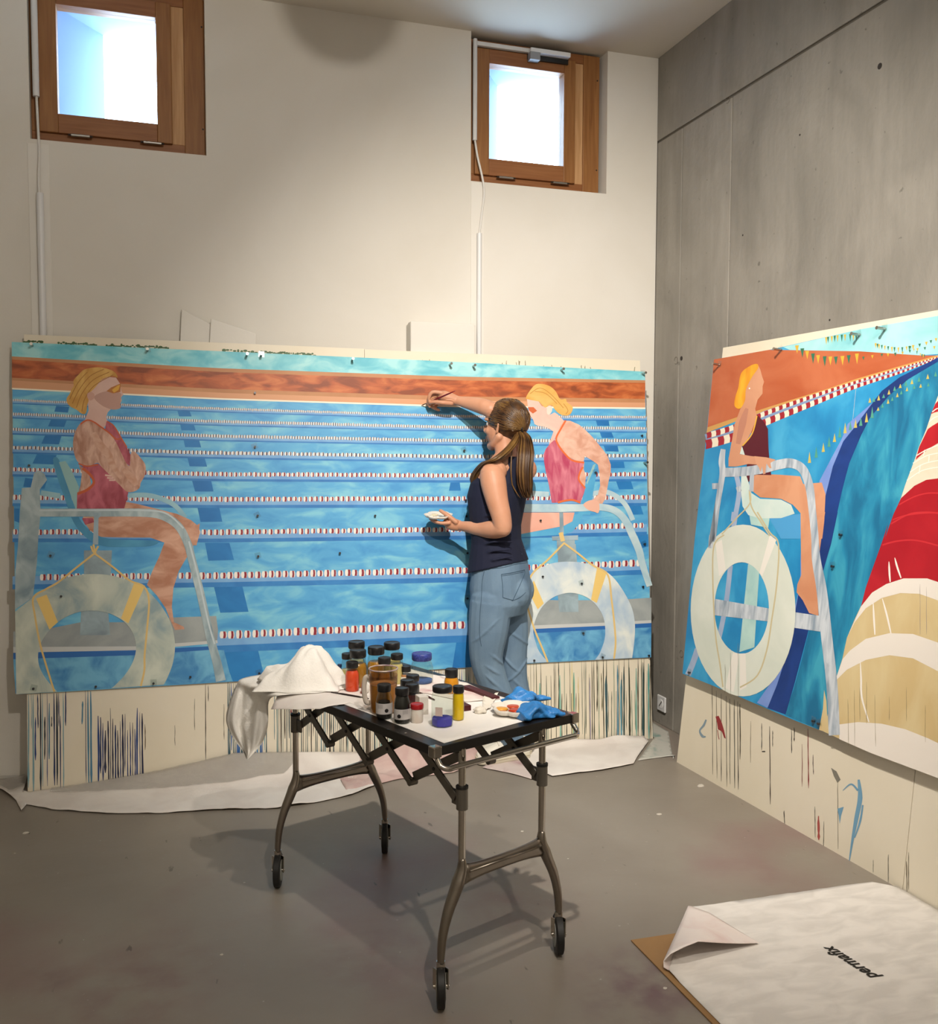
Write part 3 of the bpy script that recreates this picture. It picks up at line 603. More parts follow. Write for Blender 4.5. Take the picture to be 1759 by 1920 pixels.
cv.lay('painted_arm_highlights', [stroke(c5([(690, 900), (720, 980), (790, 1060), (830, 1150), (890, 1240)]), [6, 16, 14, 12, 6]), stroke(c5([(900, 1170), (960, 1230), (1000, 1290)]), [6, 16, 8])], P('#d2aa96', .55, '#c09078', 30))
cv.lay('painted_straps', [stroke(c5([(590, 842), (640, 812), (690, 827), (740, 862), (800, 905), (850, 950), (888, 945)]), 2.8), stroke(c5([(785, 820), (835, 855), (890, 945), (930, 1010)]), 2.2), stroke(c5([(575, 1130), (640, 1150), (720, 1137)]), 2.5), stroke(c5([(605, 1165), (660, 1210), (688, 1270), (640, 1322), (568, 1352)]), 5)], P('#c2592f', .5))
cv.lay('painted_fingers', [stroke(c5([(770, 1215), (815, 1222)]), 3), stroke(c5([(785, 1235), (830, 1238)]), 3), stroke(c5([(800, 1252), (845, 1252)]), 3)], P('#dcb8aa', .55))
cv.lay('painted_hair', [c5([(575, 480), (620, 440), (720, 425), (800, 440), (845, 465), (862, 500), (830, 490), (790, 495), (740, 520), (700, 570), (670, 600), (645, 620), (640, 640), (650, 665), (640, 700), (630, 760), (600, 765), (560, 735), (520, 715), (495, 690), (488, 655), (510, 620), (525, 585), (540, 560), (540, 520)])], mat('paint_hair', '#c08a38', .5, c2='#d9ab5a', scale=9, stretch=(2.5, 1, 1)), True)
cv.lay('painted_hair_strands', [stroke(c5(s), 1.3) for s in ([(560, 720), (600, 620), (680, 520), (800, 460)], [(530, 690), (580, 590), (660, 490), (760, 440)], [(600, 750), (620, 660), (690, 560), (830, 480)], [(510, 660), (570, 540), (640, 460)])], P('#a06a24', .5))
cv.lay('painted_ear', [c5([(640, 620), (665, 605), (690, 620), (690, 650), (665, 668), (645, 655)])], P('#c99c8c', .55), True)
cv.lay('painted_goggles', [c5([(780, 600), (815, 572), (885, 543), (882, 605), (830, 616)])], P('#b0691e', .4))
cv.lay('painted_goggle_glint', [c5([(820, 590), (860, 560), (880, 552), (870, 590), (835, 612)])], P('#dba22e', .4))
# leaning lifeguard
skinB = mat('paint_skin_right', '#cf9880', .55, c2='#e6bba6', scale=18, stretch=(1, 1, 1.2), detail=9)
cv.lay('painted_lifeguard', [d1([(175, 1540), (660, 1540), (640, 1620), (560, 1662), (180, 1734)])], P('#e2a490', .55, '#eab7a4', 8))
cv.lay('painted_neck_and_face', [d1([(230, 515), (330, 530), (360, 580), (410, 600), (415, 650), (440, 660), (480, 640), (510, 660), (565, 715), (525, 780), (495, 850), (465, 905), (428, 930), (470, 812), (440, 792), (400, 770), (330, 760), (300, 745), (290, 710), (270, 680), (240, 655), (247, 622), (240, 590)])], P('#eec3b4', .55, '#e6b2a6', 10))
cv.lay('painted_swimsuit', [d1([(480, 885), (500, 920), (540, 985), (600, 1045), (680, 1090), (745, 1080), (730, 1140), (702, 1190), (692, 1240), (712, 1290), (757, 1320), (740, 1380), (712, 1445), (600, 1425), (510, 1452), (455, 1452), (430, 1300), (400, 1170), (385, 1080), (380, 1020), (400, 970), (440, 920)])], mat('paint_suit_right', '#b33f60', .55, c2='#d6808f', scale=18, stretch=(2, 1, .5), detail=9))
cv.lay('painted_arms', [d1([(560, 712), (620, 715), (700, 750), (760, 800), (820, 860), (870, 920), (920, 980), (960, 1040), (986, 1110), (986, 1180), (966, 1260), (952, 1340), (935, 1420), (880, 1510), (870, 1540), (800, 1525), (740, 1495), (748, 1458), (830, 1420), (870, 1380), (890, 1300), (885, 1200), (870, 1110), (830, 1080), (752, 1032), (742, 1080), (680, 1080), (600, 1036), (540, 978), (500, 910), (495, 850), (520, 780)]), d1([(748, 1085), (742, 1150), (762, 1210), (755, 1302), (712, 1280), (702, 1200)])], skinB)
cv.lay('painted_straps', [stroke(d1([(580, 712), (535, 790), (495, 870), (512, 930), (572, 1012), (642, 1072), (746, 1092)]), 3.4), stroke(d1([(735, 1130), (705, 1190), (700, 1250), (755, 1322)]), 3.4), stroke(d1([(510, 1452), (560, 1437), (640, 1428), (712, 1452)]), 3.6)], P('#dd6a38', .5))
cv.lay('painted_hair', [d1([(225, 500), (250, 455), (300, 395), (350, 382), (430, 400), (490, 450), (530, 520), (580, 518), (592, 548), (642, 590), (632, 640), (602, 666), (560, 666), (520, 650), (480, 610), (462, 580), (432, 575), (408, 592), (388, 592), (350, 552), (330, 540), (232, 520)])], mat('paint_hair_right', '#d9a04c', .5, c2='#e6b66a', scale=9, stretch=(1, 1, 2)), True)
cv.lay('painted_hair_strands', [stroke(d1(s), 1.2) for s in ([(260, 470), (350, 420), (450, 480), (560, 600)], [(300, 450), (400, 470), (500, 560)], [(560, 560), (600, 620), (580, 655)])], P('#b98236', .5))
cv.lay('painted_ear', [d1([(412, 600), (430, 578), (455, 590), (455, 630), (432, 660), (412, 648)])], P('#f3d2c4', .55), True)
cv.lay('painted_goggles', [d1([(240, 592), (290, 592), (322, 625), (285, 650), (250, 622)])], P('#c8633a', .4))
# chair front rails
cv.lay('painted_chair_rail', [stroke(c5([(285, 1490), (700, 1490), (1080, 1492), (1220, 1525), (1320, 1605), (1385, 1740)])+c6([(1225, 200), (1290, 460), (1350, 730), (1395, 900), (1420, 1018)]), [15, 15, 16, 15, 15, 15, 16, 19])], frame)
cv.lay('painted_rail_highlight', [stroke(c5([(290, 1474), (700, 1472), (1080, 1474), (1230, 1502), (1345, 1605)]), 3), stroke(c6([(1215, 120), (1270, 330), (1340, 640), (1380, 780)]), 3.2)], P('#c0cdd2', .5))
cv.lay('painted_hanger', [c5([(680, 1490), (742, 1490), (735, 1520), (722, 1530), (720, 1725), (680, 1725), (690, 1530)]), d1([(500, 1490), (572, 1490), (556, 1520), (564, 1735), (528, 1735), (522, 1520)]), d1([(455, 1755), (692, 1745), (692, 1788), (460, 1792)])], P('#8195a0', .5, '#a3b8c4', 10))
cv.lay('painted_chair_rail', [stroke(d1([(205, 1500), (500, 1500), (740, 1497), (900, 1492), (1020, 1522), (1110, 1602), (1175, 1730), (1240, 1880)])+d2([(1520, 150), (1578, 330)]), [15, 15, 13, 13, 13, 14, 14, 13, 11])], frame2)
cv.lay('painted_hand', [d1([(740, 1465), (800, 1430), (870, 1440), (885, 1500), (872, 1545), (840, 1535), (800, 1525), (760, 1500)])], P('#e4b09a', .55), True)
# ring buoys
ringm = mat('paint_ring', '#8fa3a8', .55, c2='#ccd2c4', scale=9, stretch=(1, 1, .8), detail=10, c3='#b4beb4')
def arcs(z, outer, inner): return catmull(z(outer), False, 5)+catmull(z(inner), False, 5)
cv.lay('painted_ring_buoy', [arcs(c6, [(97, 572), (200, 490), (300, 420), (400, 365), (500, 338), (620, 330), (740, 345), (860, 385), (960, 450), (1040, 540), (1100, 650), (1125, 780), (1112, 900), (1075, 1000), (1052, 1042)], [(715, 1064), (740, 1045), (810, 970), (860, 880), (875, 790), (850, 700), (790, 630), (700, 582), (600, 565), (500, 576), (400, 620), (320, 690), (265, 770), (245, 850), (255, 930), (300, 1010), (368, 1086)])+c6([(105, 1103)])], ringm)
cv.lay('painted_ring_buoy', [arcs(d2, [(600, 400), (640, 250), (720, 190), (820, 150), (930, 138), (1040, 145), (1150, 172), (1240, 217), (1310, 280), (1380, 380), (1440, 500), (1463, 620), (1460, 750), (1442, 892)], [(1150, 907), (1190, 850), (1225, 750), (1231, 660), (1215, 570), (1170, 490), (1100, 425), (1010, 388), (920, 385), (820, 420), (740, 490), (690, 580), (668, 680), (690, 780), (720, 850), (785, 924)])+d2([(600, 932)])], mat('paint_ring_right', '#a9c0d4', .55, c2='#e0e5df', scale=9, stretch=(1, 1, .7), detail=10))
yel = P('#e8c676', .5)
cv.lay('painted_ring_bands', [c6([(232, 488), (300, 462), (372, 640), (318, 688)]), c6([(865, 382), (932, 405), (825, 648), (778, 615)]), d2([(630, 372), (672, 285), (750, 465), (703, 512)]), d2([(1168, 180), (1245, 217), (1165, 462), (1120, 436)])], yel)
cv.lay('painted_ropes', [stroke(c6(s), 3.6) for s in ([(600, 140), (615, 200)], [(608, 198), (490, 290), (375, 382), (300, 425), (215, 482), (225, 600), (258, 780), (310, 960), (350, 1088)], [(608, 198), (720, 280), (835, 372), (925, 410), (958, 500), (946, 680), (930, 850), (928, 950), (905, 1052)], [(585, 150), (605, 190), (632, 150)])]
       + [stroke(d1([(535, 1720), (555, 1800)]), 8)] + [stroke(d2(s), 3.4) for s in ([(912, -10), (780, 125), (650, 250), (615, 430), (668, 640), (740, 820), (782, 924)], [(905, -10), (1020, 75), (1135, 168), (1250, 240), (1280, 430), (1305, 650), (1312, 780), (1300, 898)])], P('#ddbd7a', .5))

# ---------------------------------------------------------------- second painting
pt2 = thing('lifeguard_painting', 'tall-chair lifeguard painting with huge red and white lane float on the concrete wall side', 'painting', p2(1283, 1263))
ext = 1.05
def p2w(s, h_):  # point beyond the picture edge
    return None
seam = d3([(1240, 205), (1210, 550), (1185, 800), (1150, 1000), (1105, 1560)])+d4([(1095, 350), (1070, 560), (1040, 900), (1003, 1384)])
left2 = d3([(248, 410), (188, 1000), (118, 1619)])+d4([(135, 1027)])
slab('paper_sheet', d3([(248, 410), (620, 345), (1240, 205)])+seam[1:]+d4([(850, 1325), (720, 1270), (510, 1180), (320, 1100), (135, 1027)])+left2[2:0:-1], p2, np2, 0.0012, paper, pt2)
FAR = 1900     # paintings go on past the right edge of the picture
botR = lambda x: 1240+0 if False else np.interp(x, [1535, 1632, 1759, FAR], [1368, 1411.5, 1459, 1511])
topR = lambda x: np.interp(x, [1614.7, 1759, FAR], [617, 592, 567.5])
s2 = [(seam[0][0]+.5, seam[0][1]), (1759, 592), (FAR, topR(FAR)), (FAR, botR(FAR)), (1759, 1459), (1632, 1411.5), (seam[-1][0]+.5, seam[-1][1])]+[(q[0]+.5, q[1]) for q in seam[-2:0:-1]]
slab('paper_sheet', s2, p2, np2, 0.0012, paper, pt2)
c2v = Canvas(pt2, p2)
sh1 = d3([(248, 410), (620, 345), (1240, 205)])+seam[1:]+d4([(850, 1325), (720, 1270), (510, 1180), (320, 1100), (135, 1027)])+left2[2:0:-1]
w2 = mat('paint_water_right', '#1d80b8', .5, c2='#45a8d4', scale=5, stretch=(1, 1, .7), detail=11, c3='#2a92c6')
w3 = mat('paint_water_teal', '#166a92', .5, c2='#3d9fba', scale=7, stretch=(1, 2, .6), detail=11, c3='#2384aa')
c2v.lay('painted_water', [sh1, s2], w2)
c2v.lay('painted_water_teal', [d3([(1759, 425), (1560, 540), (1430, 650), (1300, 800), (1240, 920), (1160, 1110), (1110, 1300), (1040, 1619)])+d4([(1045, 310), (1000, 500), (940, 750), (890, 950), (840, 1130), (785, 1290), (1003, 1384)])+[(1545, 1372), (1632, 1411.5), (1759, 1459), (FAR, botR(FAR)), (FAR, 600)]], w3)
c2v.lay('painted_sky', [d3([(715, 326), (1240, 205)])+[(1759, 592), (FAR, topR(FAR)), (FAR, 640), (1759, 664)]+d3([(1640, 382), (1230, 356), (760, 346)])], mat('paint_sky_right', '#7fc4cc', .5, c2='#a9dcdc', scale=5, detail=8))
c2v.lay('painted_wall', [d3([(248, 410), (620, 345), (1230, 355), (1640, 383), (1759, 383)])+[(FAR, 640), (FAR, 600)]+d3([(1759, 386), (1400, 495), (1200, 552), (1000, 622), (700, 712), (400, 802), (203, 868)])], mat('paint_wall_right', '#b0552f', .5, c2='#c06c46', scale=3, stretch=(1, 1, 2.2), detail=8))
c2v.lay('painted_kerb', [d3([(203, 868), (400, 800), (700, 704), (1000, 612), (1210, 540), (1759, 380), (1759, 392), (1200, 560), (1000, 632), (700, 726), (400, 826), (198, 905)])], P('#c99a55', .5))
def rope2(center, th, n, name, off):
    pts = catmull(d3(center), False, 30); k = len(pts)
    seg = np.cumsum([0]+[np.linalg.norm(pts[i+1]-pts[i]) for i in range(k-1)]); tot = seg[-1]
    ln = [0.0]; 
    while ln[-1] < tot: ln.append(ln[-1]+max(2.2, np.interp(ln[-1]/tot, [0, 1], n)))
    tp = lambda s: np.array([np.interp(s, seg, [q[0] for q in pts]), np.interp(s, seg, [q[1] for q in pts])])
    Wt, Rd = [], []
    for i in range(len(ln)-1):
        a, b_ = tp(min(ln[i], tot)), tp(min(ln[i+1], tot)); 
        if np.linalg.norm(b_-a) < .5: continue
        t = (b_-a)/np.linalg.norm(b_-a); nn = np.array([-t[1]*0.25, 1.0]); h_ = np.interp(ln[i]/tot, [0, 1], th)/2
        (Rd if i % 2 == 0 else Wt).append([a-nn*h_, b_-nn*h_, b_+t*h_*.18, b_+nn*h_, a+nn*h_, a+t*h_*.18])
    r_ = c2v.lay(name, Wt, P('#e9dfc8', .5), many=True); mb = MB()
    for q in Rd: mb.add([p2(a[0], a[1], c2v.k*STEP) for a in q], [tuple(range(len(q)))])
    mb.build('float_bands', P('#9d1d2b', .5), r_)['kind'] = 'stuff'
c2v.lay('painted_rope_gap', [stroke(d3([(195, 950), (380, 890), (600, 795), (900, 685), (1210, 575), (1500, 480), (1759, 396)]), [20, 18, 22, 16, 10, 5, 2])], P('#7e97bd', .5))
rope2([(198, 925), (380, 868), (600, 772), (900, 664), (1210, 562), (1500, 472), (1759, 394)], [11, 2.0], [9.0, 3.0], 'painted_lane_rope', 0)
rope2([(190, 985), (380, 932), (600, 832), (900, 712), (1200, 594), (1500, 498), (1759, 400)], [17, 2.0], [12, 3.4], 'painted_lane_rope', 1)
c2v.lay('painted_lavender_line', [d3([(1560, 520), (1430, 615), (1290, 725), (1150, 845), (1110, 945), (1040, 1075), (960, 1228), (930, 1619), (990, 1619), (1000, 1330), (1050, 1130), (1120, 965), (1200, 865), (1290, 745)]), d4([(885, 250), (885, 450), (860, 560), (830, 700), (780, 920), (700, 1080), (608, 1212), (678, 1246), (740, 1100), (795, 930), (850, 640), (900, 480)])], P('#6a86cc', .5, '#7f9ad6', 6))
navy = P('#12306f', .5, '#1a3d86', 6)
c2v.lay('painted_lane_line', [d3([(1759, 396), (1500, 530), (1380, 622), (1290, 740), (1200, 862), (1120, 962), (1050, 1130), (1000, 1330), (960, 1619), (1042, 1619), (1110, 1300), (1160, 1110), (1240, 922), (1300, 802), (1430, 652), (1560, 542), (1759, 424)]), d4([(1030, 0), (1122, 0), (1080, 200), (1042, 330), (1000, 480), (950, 700), (910, 850), (850, 1080), (790, 1287), (675, 1246), (735, 1100), (790, 930), (830, 780), (850, 640), (870, 530), (940, 430), (1000, 250)])], navy)
# bunting and its reflection
tri_y, tri_g = [], []
def flags(line, n, h, alt=0, up=False, w=None):
    pts = catmull(d3(line), False, 12); 
    for i in range(n):
        q = pts[int((i+.5)/n*(len(pts)-1))]; hh = h*random.uniform(.85, 1.15)/3.6; ww = (w or h*.42)/3.6
        s = -1 if up else 1
        (tri_y if (i+alt) % 2 == 0 else tri_g).append([(q[0]-ww/2, q[1]), (q[0]+ww/2, q[1]-.6), (q[0]+ww*.05, q[1]+s*hh)])
flags([(800, 312), (870, 350), (950, 382), (1040, 392), (1130, 386), (1230, 368)], 11, 62)
flags([(1000, 262), (1100, 245), (1220, 236)], 10, 48, w=15)
flags([(1335, 300), (1400, 318), (1500, 330), (1600, 312)], 13, 34, w=13); flags([(1240, 395), (1380, 372), (1500, 362), (1620, 335), (1759, 318)], 10, 22, 1, w=16); flags([(1580, 318), (1680, 292), (1759, 262)], 5, 24, w=18); flags([(1570, 318), (1640, 370), (1670, 378)], 7, 22, 1, w=9)
ky, kg = list(tri_y), list(tri_g); tri_y, tri_g = [], []
flags([(880, 1118), (985, 1035), (1075, 955), (1160, 890), (1245, 855), (1330, 795)], 12, 70, 0, True, w=22); flags([(1290, 705), (1375, 680), (1485, 612), (1605, 570), (1759, 520)], 12, 34, 0, True, w=20); flags([(1350, 760), (1450, 690), (1560, 620), (1710, 590)], 10, 30, 0, True, w=18)
c2v.lay('painted_bunting_yellow', ky, P('#cfa93a', .5)); c2v.lay('painted_bunting_green', kg, P('#2f6e52', .5))
c2v.lay('painted_reflection_yellow', tri_y, P('#c4b45c', .5)); c2v.lay('painted_reflection_green', tri_g, P('#4f9a86', .5))
# tall chair, ring and lifeguard
fr3 = mat('paint_frame_grey', '#8b9aa9', .55, c2='#ccd2d8', scale=18, stretch=(1, 2, .35), detail=10)
c2v.lay('painted_chair_far_leg', [stroke(d3([(400, 1195), (418, 1300), (395, 1450), (380, 1545)]), 9), stroke(d4([(462, 0), (455, 60)]), 8), stroke(d4([(440, 340), (415, 560), (385, 720), (360, 830)]), 9), stroke(d4([(232, 870), (205, 950), (170, 1035)]), 11)], P('#93a5c4', .55, '#a9b8d0', 8))
c2v.lay('painted_pedestal', [d4([(560, 20), (690, 30), (680, 100), (570, 80)]), d4([(552, 330), (625, 340), (592, 860), (496, 890)])], P('#9fc6c4', .55, '#b9d8d0', 8))
c2v.lay('painted_water_step', [d3([(620, 1480), (838, 1450), (832, 1619), (700, 1619)])], P('#4f9fd4', .5))
c2v.lay('painted_seat', [d3([(432, 1175), (470, 1195), (500, 1310), (560, 1350), (700, 1356), (768, 1390), (792, 1450), (700, 1480), (560, 1482), (480, 1460), (440, 1400), (430, 1300)]), d3([(420, 1010), (440, 1000), (470, 1060), (420, 1045)])], P('#c3d8d2', .55, '#d6e2da', 8))
sk3 = mat('paint_skin_third', '#c98863', .55, c2='#d79c78', scale=6, detail=7)
c2v.lay('painted_lifeguard', [d3([(500, 1195), (560, 1182), (700, 1188), (830, 1198), (850, 1250), (975, 1240), (1000, 1320), (992, 1500), (978, 1619), (838, 1619), (835, 1450), (780, 1390), (700, 1350), (560, 1340), (510, 1300)]), d4([(885, 0), (1042, 0), (1020, 150), (1000, 300), (985, 420), (1000, 660), (940, 642), (900, 562), (860, 510), (865, 460), (890, 400)])], sk3)
c2v.lay('painted_swimsuit', [d3([(540, 785), (585, 830), (612, 880), (615, 1000), (622, 1090), (634, 1190), (520, 1187), (480, 1238), (465, 1190), (470, 1100), (437, 995), (490, 930), (525, 870)])], P('#571320', .5))
c2v.lay('painted_arms', [d3([(548, 452), (562, 482), (572, 522), (586, 560), (576, 592), (576, 640), (542, 682), (526, 742), (538, 800), (500, 900), (470, 955), (436, 995), (422, 1048), (500, 1062), (600, 1072), (664, 1086), (628, 1108), (638, 1150), (622, 1142), (602, 1112), (596, 1180), (580, 1185), (575, 1130), (562, 1180), (552, 1150), (545, 1120), (480, 1115), (400, 1132), (346, 1132), (346, 1080), (370, 950), (386, 850), (425, 745), (455, 690), (460, 620), (480, 570), (510, 520)])], P('#d39a78', .55, '#c98d6c', 6))
c2v.lay('painted_arm_shade', [stroke(d3([(470, 740), (440, 840), (410, 980)]), [6, 14, 8])], P('#bb8068', .55))
c2v.lay('painted_strap', [stroke(d3([(538, 790), (505, 910), (440, 992)]), 2.4)], P('#e0ac3e', .5))
c2v.lay('painted_hair', [d3([(480, 460), (515, 443), (542, 442), (545, 470), (510, 520), (482, 570), (462, 620), (456, 690), (422, 742), (386, 722), (392, 660), (412, 600), (422, 530), (440, 490)])], mat('paint_hair_orange', '#d98a12', .5, c2='#efae2a', scale=10, stretch=(1, 2, .7)), True)
c2v.lay('painted_earring', [ellipse(*d3([(487, 605)])[0], 1.6, 1.6, 8)], P('#f3ebe0', .4))
def ring2(o, i_): 
    O_ = ellipse(*o, 48); I_ = ellipse(*i_, 48)
    return O_+[O_[0]]+[I_[0]]+I_[::-1]
oc = d4([(520, 626)])[0]; ic = d4([(511, 610)])[0]
c2v.lay('painted_crossbar', [d4([(330, 550), (680, 612), (1010, 660), (1010, 760), (840, 735), (680, 695), (330, 655)])], fr3)
c2v.lay('painted_ring_buoy', [ring2((oc[0], oc[1], 333/3.389, 546/3.389), (ic[0], ic[1], 173/3.389, 291/3.389))], mat('paint_ring_pale', '#cfd5c8', .55, c2='#dfe2d6', scale=4, detail=7))
c2v.lay('painted_ring_bands', [d4([(345, 200), (385, 175), (410, 368), (368, 408)]), d4([(690, 145), (732, 178), (642, 408), (624, 385)]), d4([(455, 895), (497, 900), (460, 1145), (408, 1118)]), d4([(500, 900), (536, 898), (542, 1112), (500, 1135)])], P('#e9e4da', .5))
c2v.lay('painted_ropes', [stroke(d3([(488, 1290), (490, 1380), (400, 1480), (300, 1590)]), 2.4), stroke(d3([(486, 1290), (500, 1400), (560, 1500), (625, 1600)]), 2.6), stroke(d4([(400, 145), (335, 215), (328, 450), (345, 780), (372, 960), (392, 1112)]), 2.6), stroke(d4([(610, 0), (690, 130), (745, 205), (735, 450), (700, 700), (670, 880), (610, 1040), (500, 1115)]), 2.8)], P('#c8bb94', .5))
c2v.lay('painted_chair_frame', [stroke(d3([(310, 1015), (300, 1100), (305, 1180), (270, 1400), (242, 1619)])+d4([(320, 150), (312, 230)]), [9, 12, 11, 10, 10, 9, 8]), stroke(d3([(235, 1265), (300, 1262)]), 11, 2), stroke(d3([(400, 1290), (430, 1280)]), 10, 2), stroke(d3([(505, 1150), (500, 1300)]), 8, 2),
        stroke(d3([(285, 1172), (420, 1168), (560, 1150), (680, 1120), (770, 1110), (845, 1150), (890, 1260), (910, 1420), (928, 1600)])+d4([(985, 300), (1020, 500), (1052, 800), (1085, 1100), (1100, 1420)]), [17, 17, 18, 18, 17, 16, 14, 14, 18, 21, 21, 21])], fr3)
c2v.lay('painted_hand', [d3([(520, 1062), (600, 1070), (664, 1086), (628, 1108), (636, 1145), (622, 1142), (602, 1112), (594, 1176), (580, 1180), (572, 1130), (562, 1172), (552, 1140), (530, 1110)])], P('#d39a78', .55))
# giant lane float
fl = d3([(1759, 655), (1720, 760), (1680, 880), (1630, 1000), (1600, 1090), (1540, 1250), (1500, 1370), (1460, 1450), (1400, 1619)])+d4([(1440, 80), (1400, 200), (1350, 340), (1300, 480), (1272, 592), (1230, 680), (1180, 800), (1152, 930), (1105, 1075)])
red = P('#a8121f', .45, '#b81c26', 5); cr = P('#d6cdb4', .5, '#ddd6c2', 6); tanF = mat('paint_tan', '#cdb482', .55, c2='#d6c294', scale=4, stretch=(1, 2, 1), detail=8); whF = P('#e8e0d6', .5)
c2v.lay('painted_lane_float', [fl+d4([(1030, 1150), (1000, 1384)])[0:0]+[(1545, 1372), (1632, 1411.5), (1759, 1459), (FAR, botR(FAR)), (FAR, 760)]], tanF)
c2v.lay('painted_float_side', [d4([(1035, 1130), (1028, 1250), (1003, 1384), (1060, 1405), (1050, 1200)])], tanF)
c2v.lay('painted_float_cream', [d3([(1759, 655), (1720, 760), (1680, 880), (1630, 1000), (1600, 1090), (1540, 1250), (1510, 1345), (1600, 1262), (1680, 1222), (1759, 1212)])+[(FAR, 880), (FAR, 700)]], cr)
c2v.lay('painted_float_red', [d3([(1759, 690), (1740, 710), (1712, 778), (1735, 768), (1759, 762)])+[(1900, 760), (1900, 700)], d3([(1690, 880), (1720, 858), (1759, 835)])+[(1900, 780), (1900, 820)]+d3([(1759, 975), (1700, 1010), (1650, 1050), (1608, 1088), (1632, 1000)]),
        d3([(1510, 1345), (1600, 1262), (1680, 1222), (1759, 1212)])+[(1900, 890), (1900, 1080)]+d4([(1759, 470), (1690, 440), (1540, 430), (1430, 462), (1340, 515), (1270, 600), (1300, 480), (1350, 340), (1400, 200), (1440, 80)])+d3([(1400, 1619), (1460, 1450)])], red)
c2v.lay('painted_float_arcs', [stroke(d3([(1495, 1390), (1600, 1335), (1690, 1312), (1770, 1312)]), 2.5), stroke(d3([(1440, 1520), (1560, 1455), (1660, 1440), (1770, 1445)]), 2.5), stroke(d4([(1405, 210), (1500, 185), (1620, 180), (1765, 215)]), 3), stroke(d4([(1470, 50), (1560, 20), (1700, 5), (1765, 10)]), 2.5)], P('#c62a30', .45))
c2v.lay('painted_float_ribs', [stroke(d3(s), 1.8) for s in ([(1720, 765), (1745, 745), (1765, 738)], [(1700, 830), (1730, 805), (1765, 790)], [(1612, 1060), (1680, 1020), (1765, 985)], [(1590, 1110), (1680, 1060), (1765, 1040)], [(1570, 1170), (1660, 1115), (1765, 1090)], [(1550, 1225), (1650, 1160), (1765, 1135)], [(1670, 1020), (1660, 1060)], [(1640, 1120), (1630, 1180)], [(1700, 1060), (1695, 1100)])], P('#efe9da', .5))
c2v.lay('painted_float_rings', [d4([(1270, 600), (1340, 512), (1430, 458), (1540, 422), (1690, 422), (1759, 445)])+[(1900, 1160), (1900, 1200)]+d4([(1759, 562), (1640, 520), (1520, 515), (1400, 547), (1300, 612), (1230, 700), (1180, 800)]),
        d4([(1153, 935), (1200, 880), (1300, 806), (1450, 770), (1600, 775), (1759, 830)])+[(1900, 1270), (1900, 1340)]+d4([(1759, 1012), (1600, 930), (1450, 910), (1300, 940), (1180, 1002), (1103, 1078)]),
        d4([(1130, 1350), (1250, 1335), (1400, 1345), (1550, 1380), (1700, 1440), (1745, 1462)])+[(1900, 1460), (1900, 1508), (1759, 1459), (1632, 1411.5), (1574, 1386)]], whF)
c2v.lay('painted_float_glints', [stroke(d4(s), [1, 3.4, 3.4, 2]) for s in ([(1347, 575), (1352, 680), (1358, 780)], [(1405, 550), (1435, 660), (1460, 772)], [(1265, 945), (1270, 1060), (1275, 1180), (1320, 1335)], [(1447, 315), (1450, 380), (1455, 445)], [(1484, 290), (1500, 350), (1524, 420)])], P('#efe8df', .5))
c2v.lay('painted_leg_over_float', [stroke(d4([(1052, 800), (1085, 1100), (1100, 1418)]), [20, 21, 21])], fr3)
drips(pt2, lambda x, y, o=0: p2(x, y, (c2v.k+1)*STEP), [(1360+x*.8, 1245+40*math.sin(x), 1300+x*.3, .8, '#7d7c6c') for x in (0, 12, 30)] + [(x, 1300+30*math.sin(x), 1375+25*math.cos(x), .8, '#8a7d5e') for x in (1590, 1602, 1612, 1625, 1640, 1668, 1700, 1735)] + [(1725, 1095, 1190, .8, '#9a8d86'), (1737, 1100, 1190, .8, '#9a8d86')], 'drip_lines')

# ---------------------------------------------------------------- nails and pins
nail_m = mat('nail_steel', '#a8a49c', 0.25, metal=1.0); pin_m = mat('pin_dark', '#4a4a4c', 0.35, metal=0.8); tabm = glass('clear_tab', '#f7f9f9', 0.2)
def nail(base, nrm, L_, r, label, group, tab=False, name='nail'):
    base = np.asarray(base); t = thing(name, label, name.replace('_', ' '), base, group)
    a = np.array([0, 0, 1.0]); a = a-nrm*(a@nrm); a /= np.linalg.norm(a); s_ = np.cross(nrm, a)
    MB().tube([base-nrm*.004, base+nrm*L_], r, 10).build('shaft', nail_m if L_ > .02 else pin_m, t, smooth='auto')
    MB().tube([base+nrm*L_, base+nrm*(L_+.002)], r*1.35, 10).build('head', nail_m if L_ > .02 else pin_m, t, smooth='auto')
    if tab:
        an = random.uniform(-.5, .5); u, v = a*math.cos(an)+s_*math.sin(an), s_*math.cos(an)-a*math.sin(an)
        MB().obox(base+nrm*.0035+u*.004, u*.013, v*.013, nrm*.0004).build('plastic_tab', tabm, t)
off1 = (cv.k+2)*STEP; off2 = (c2v.k+2)*STEP
for i, (x, y) in enumerate([(61, 648), (277, 657), (463, 666), (490, 666), (660, 675), (843, 684), (887, 687), (1052, 694), (1205, 701), (1208, 868)]):
    nail(p1(x, y, off1), n1, .036, .0048, 'steel nail along the upper edge of the wide pool painting', 'nails of the wide painting', i in (1, 3, 8))
for i, (x, y) in enumerate([(478, 838), (478, 737), (483, 967), (703, 967), (484, 1043), (637, 1037), (870, 845), (873, 938), (874, 968), (876, 1037), (95, 1042), (115, 1118), (63, 1291), (180, 1287), (288, 1281), (357, 1269), (486, 1262), (1013, 976), (1116, 886), (1203, 817), (1208, 1020), (1017, 1081), (1090, 1094), (1205, 1100), (1093, 1187), (1001, 1238), (1129, 1232), (1216, 1229), (876, 1122), (55, 873)]):
    nail(p1(x, y, off1), n1, .008, .0038, 'small dark pin pressed into the wide pool painting', 'pins of the wide painting', i % 2 == 0, 'push_pin')
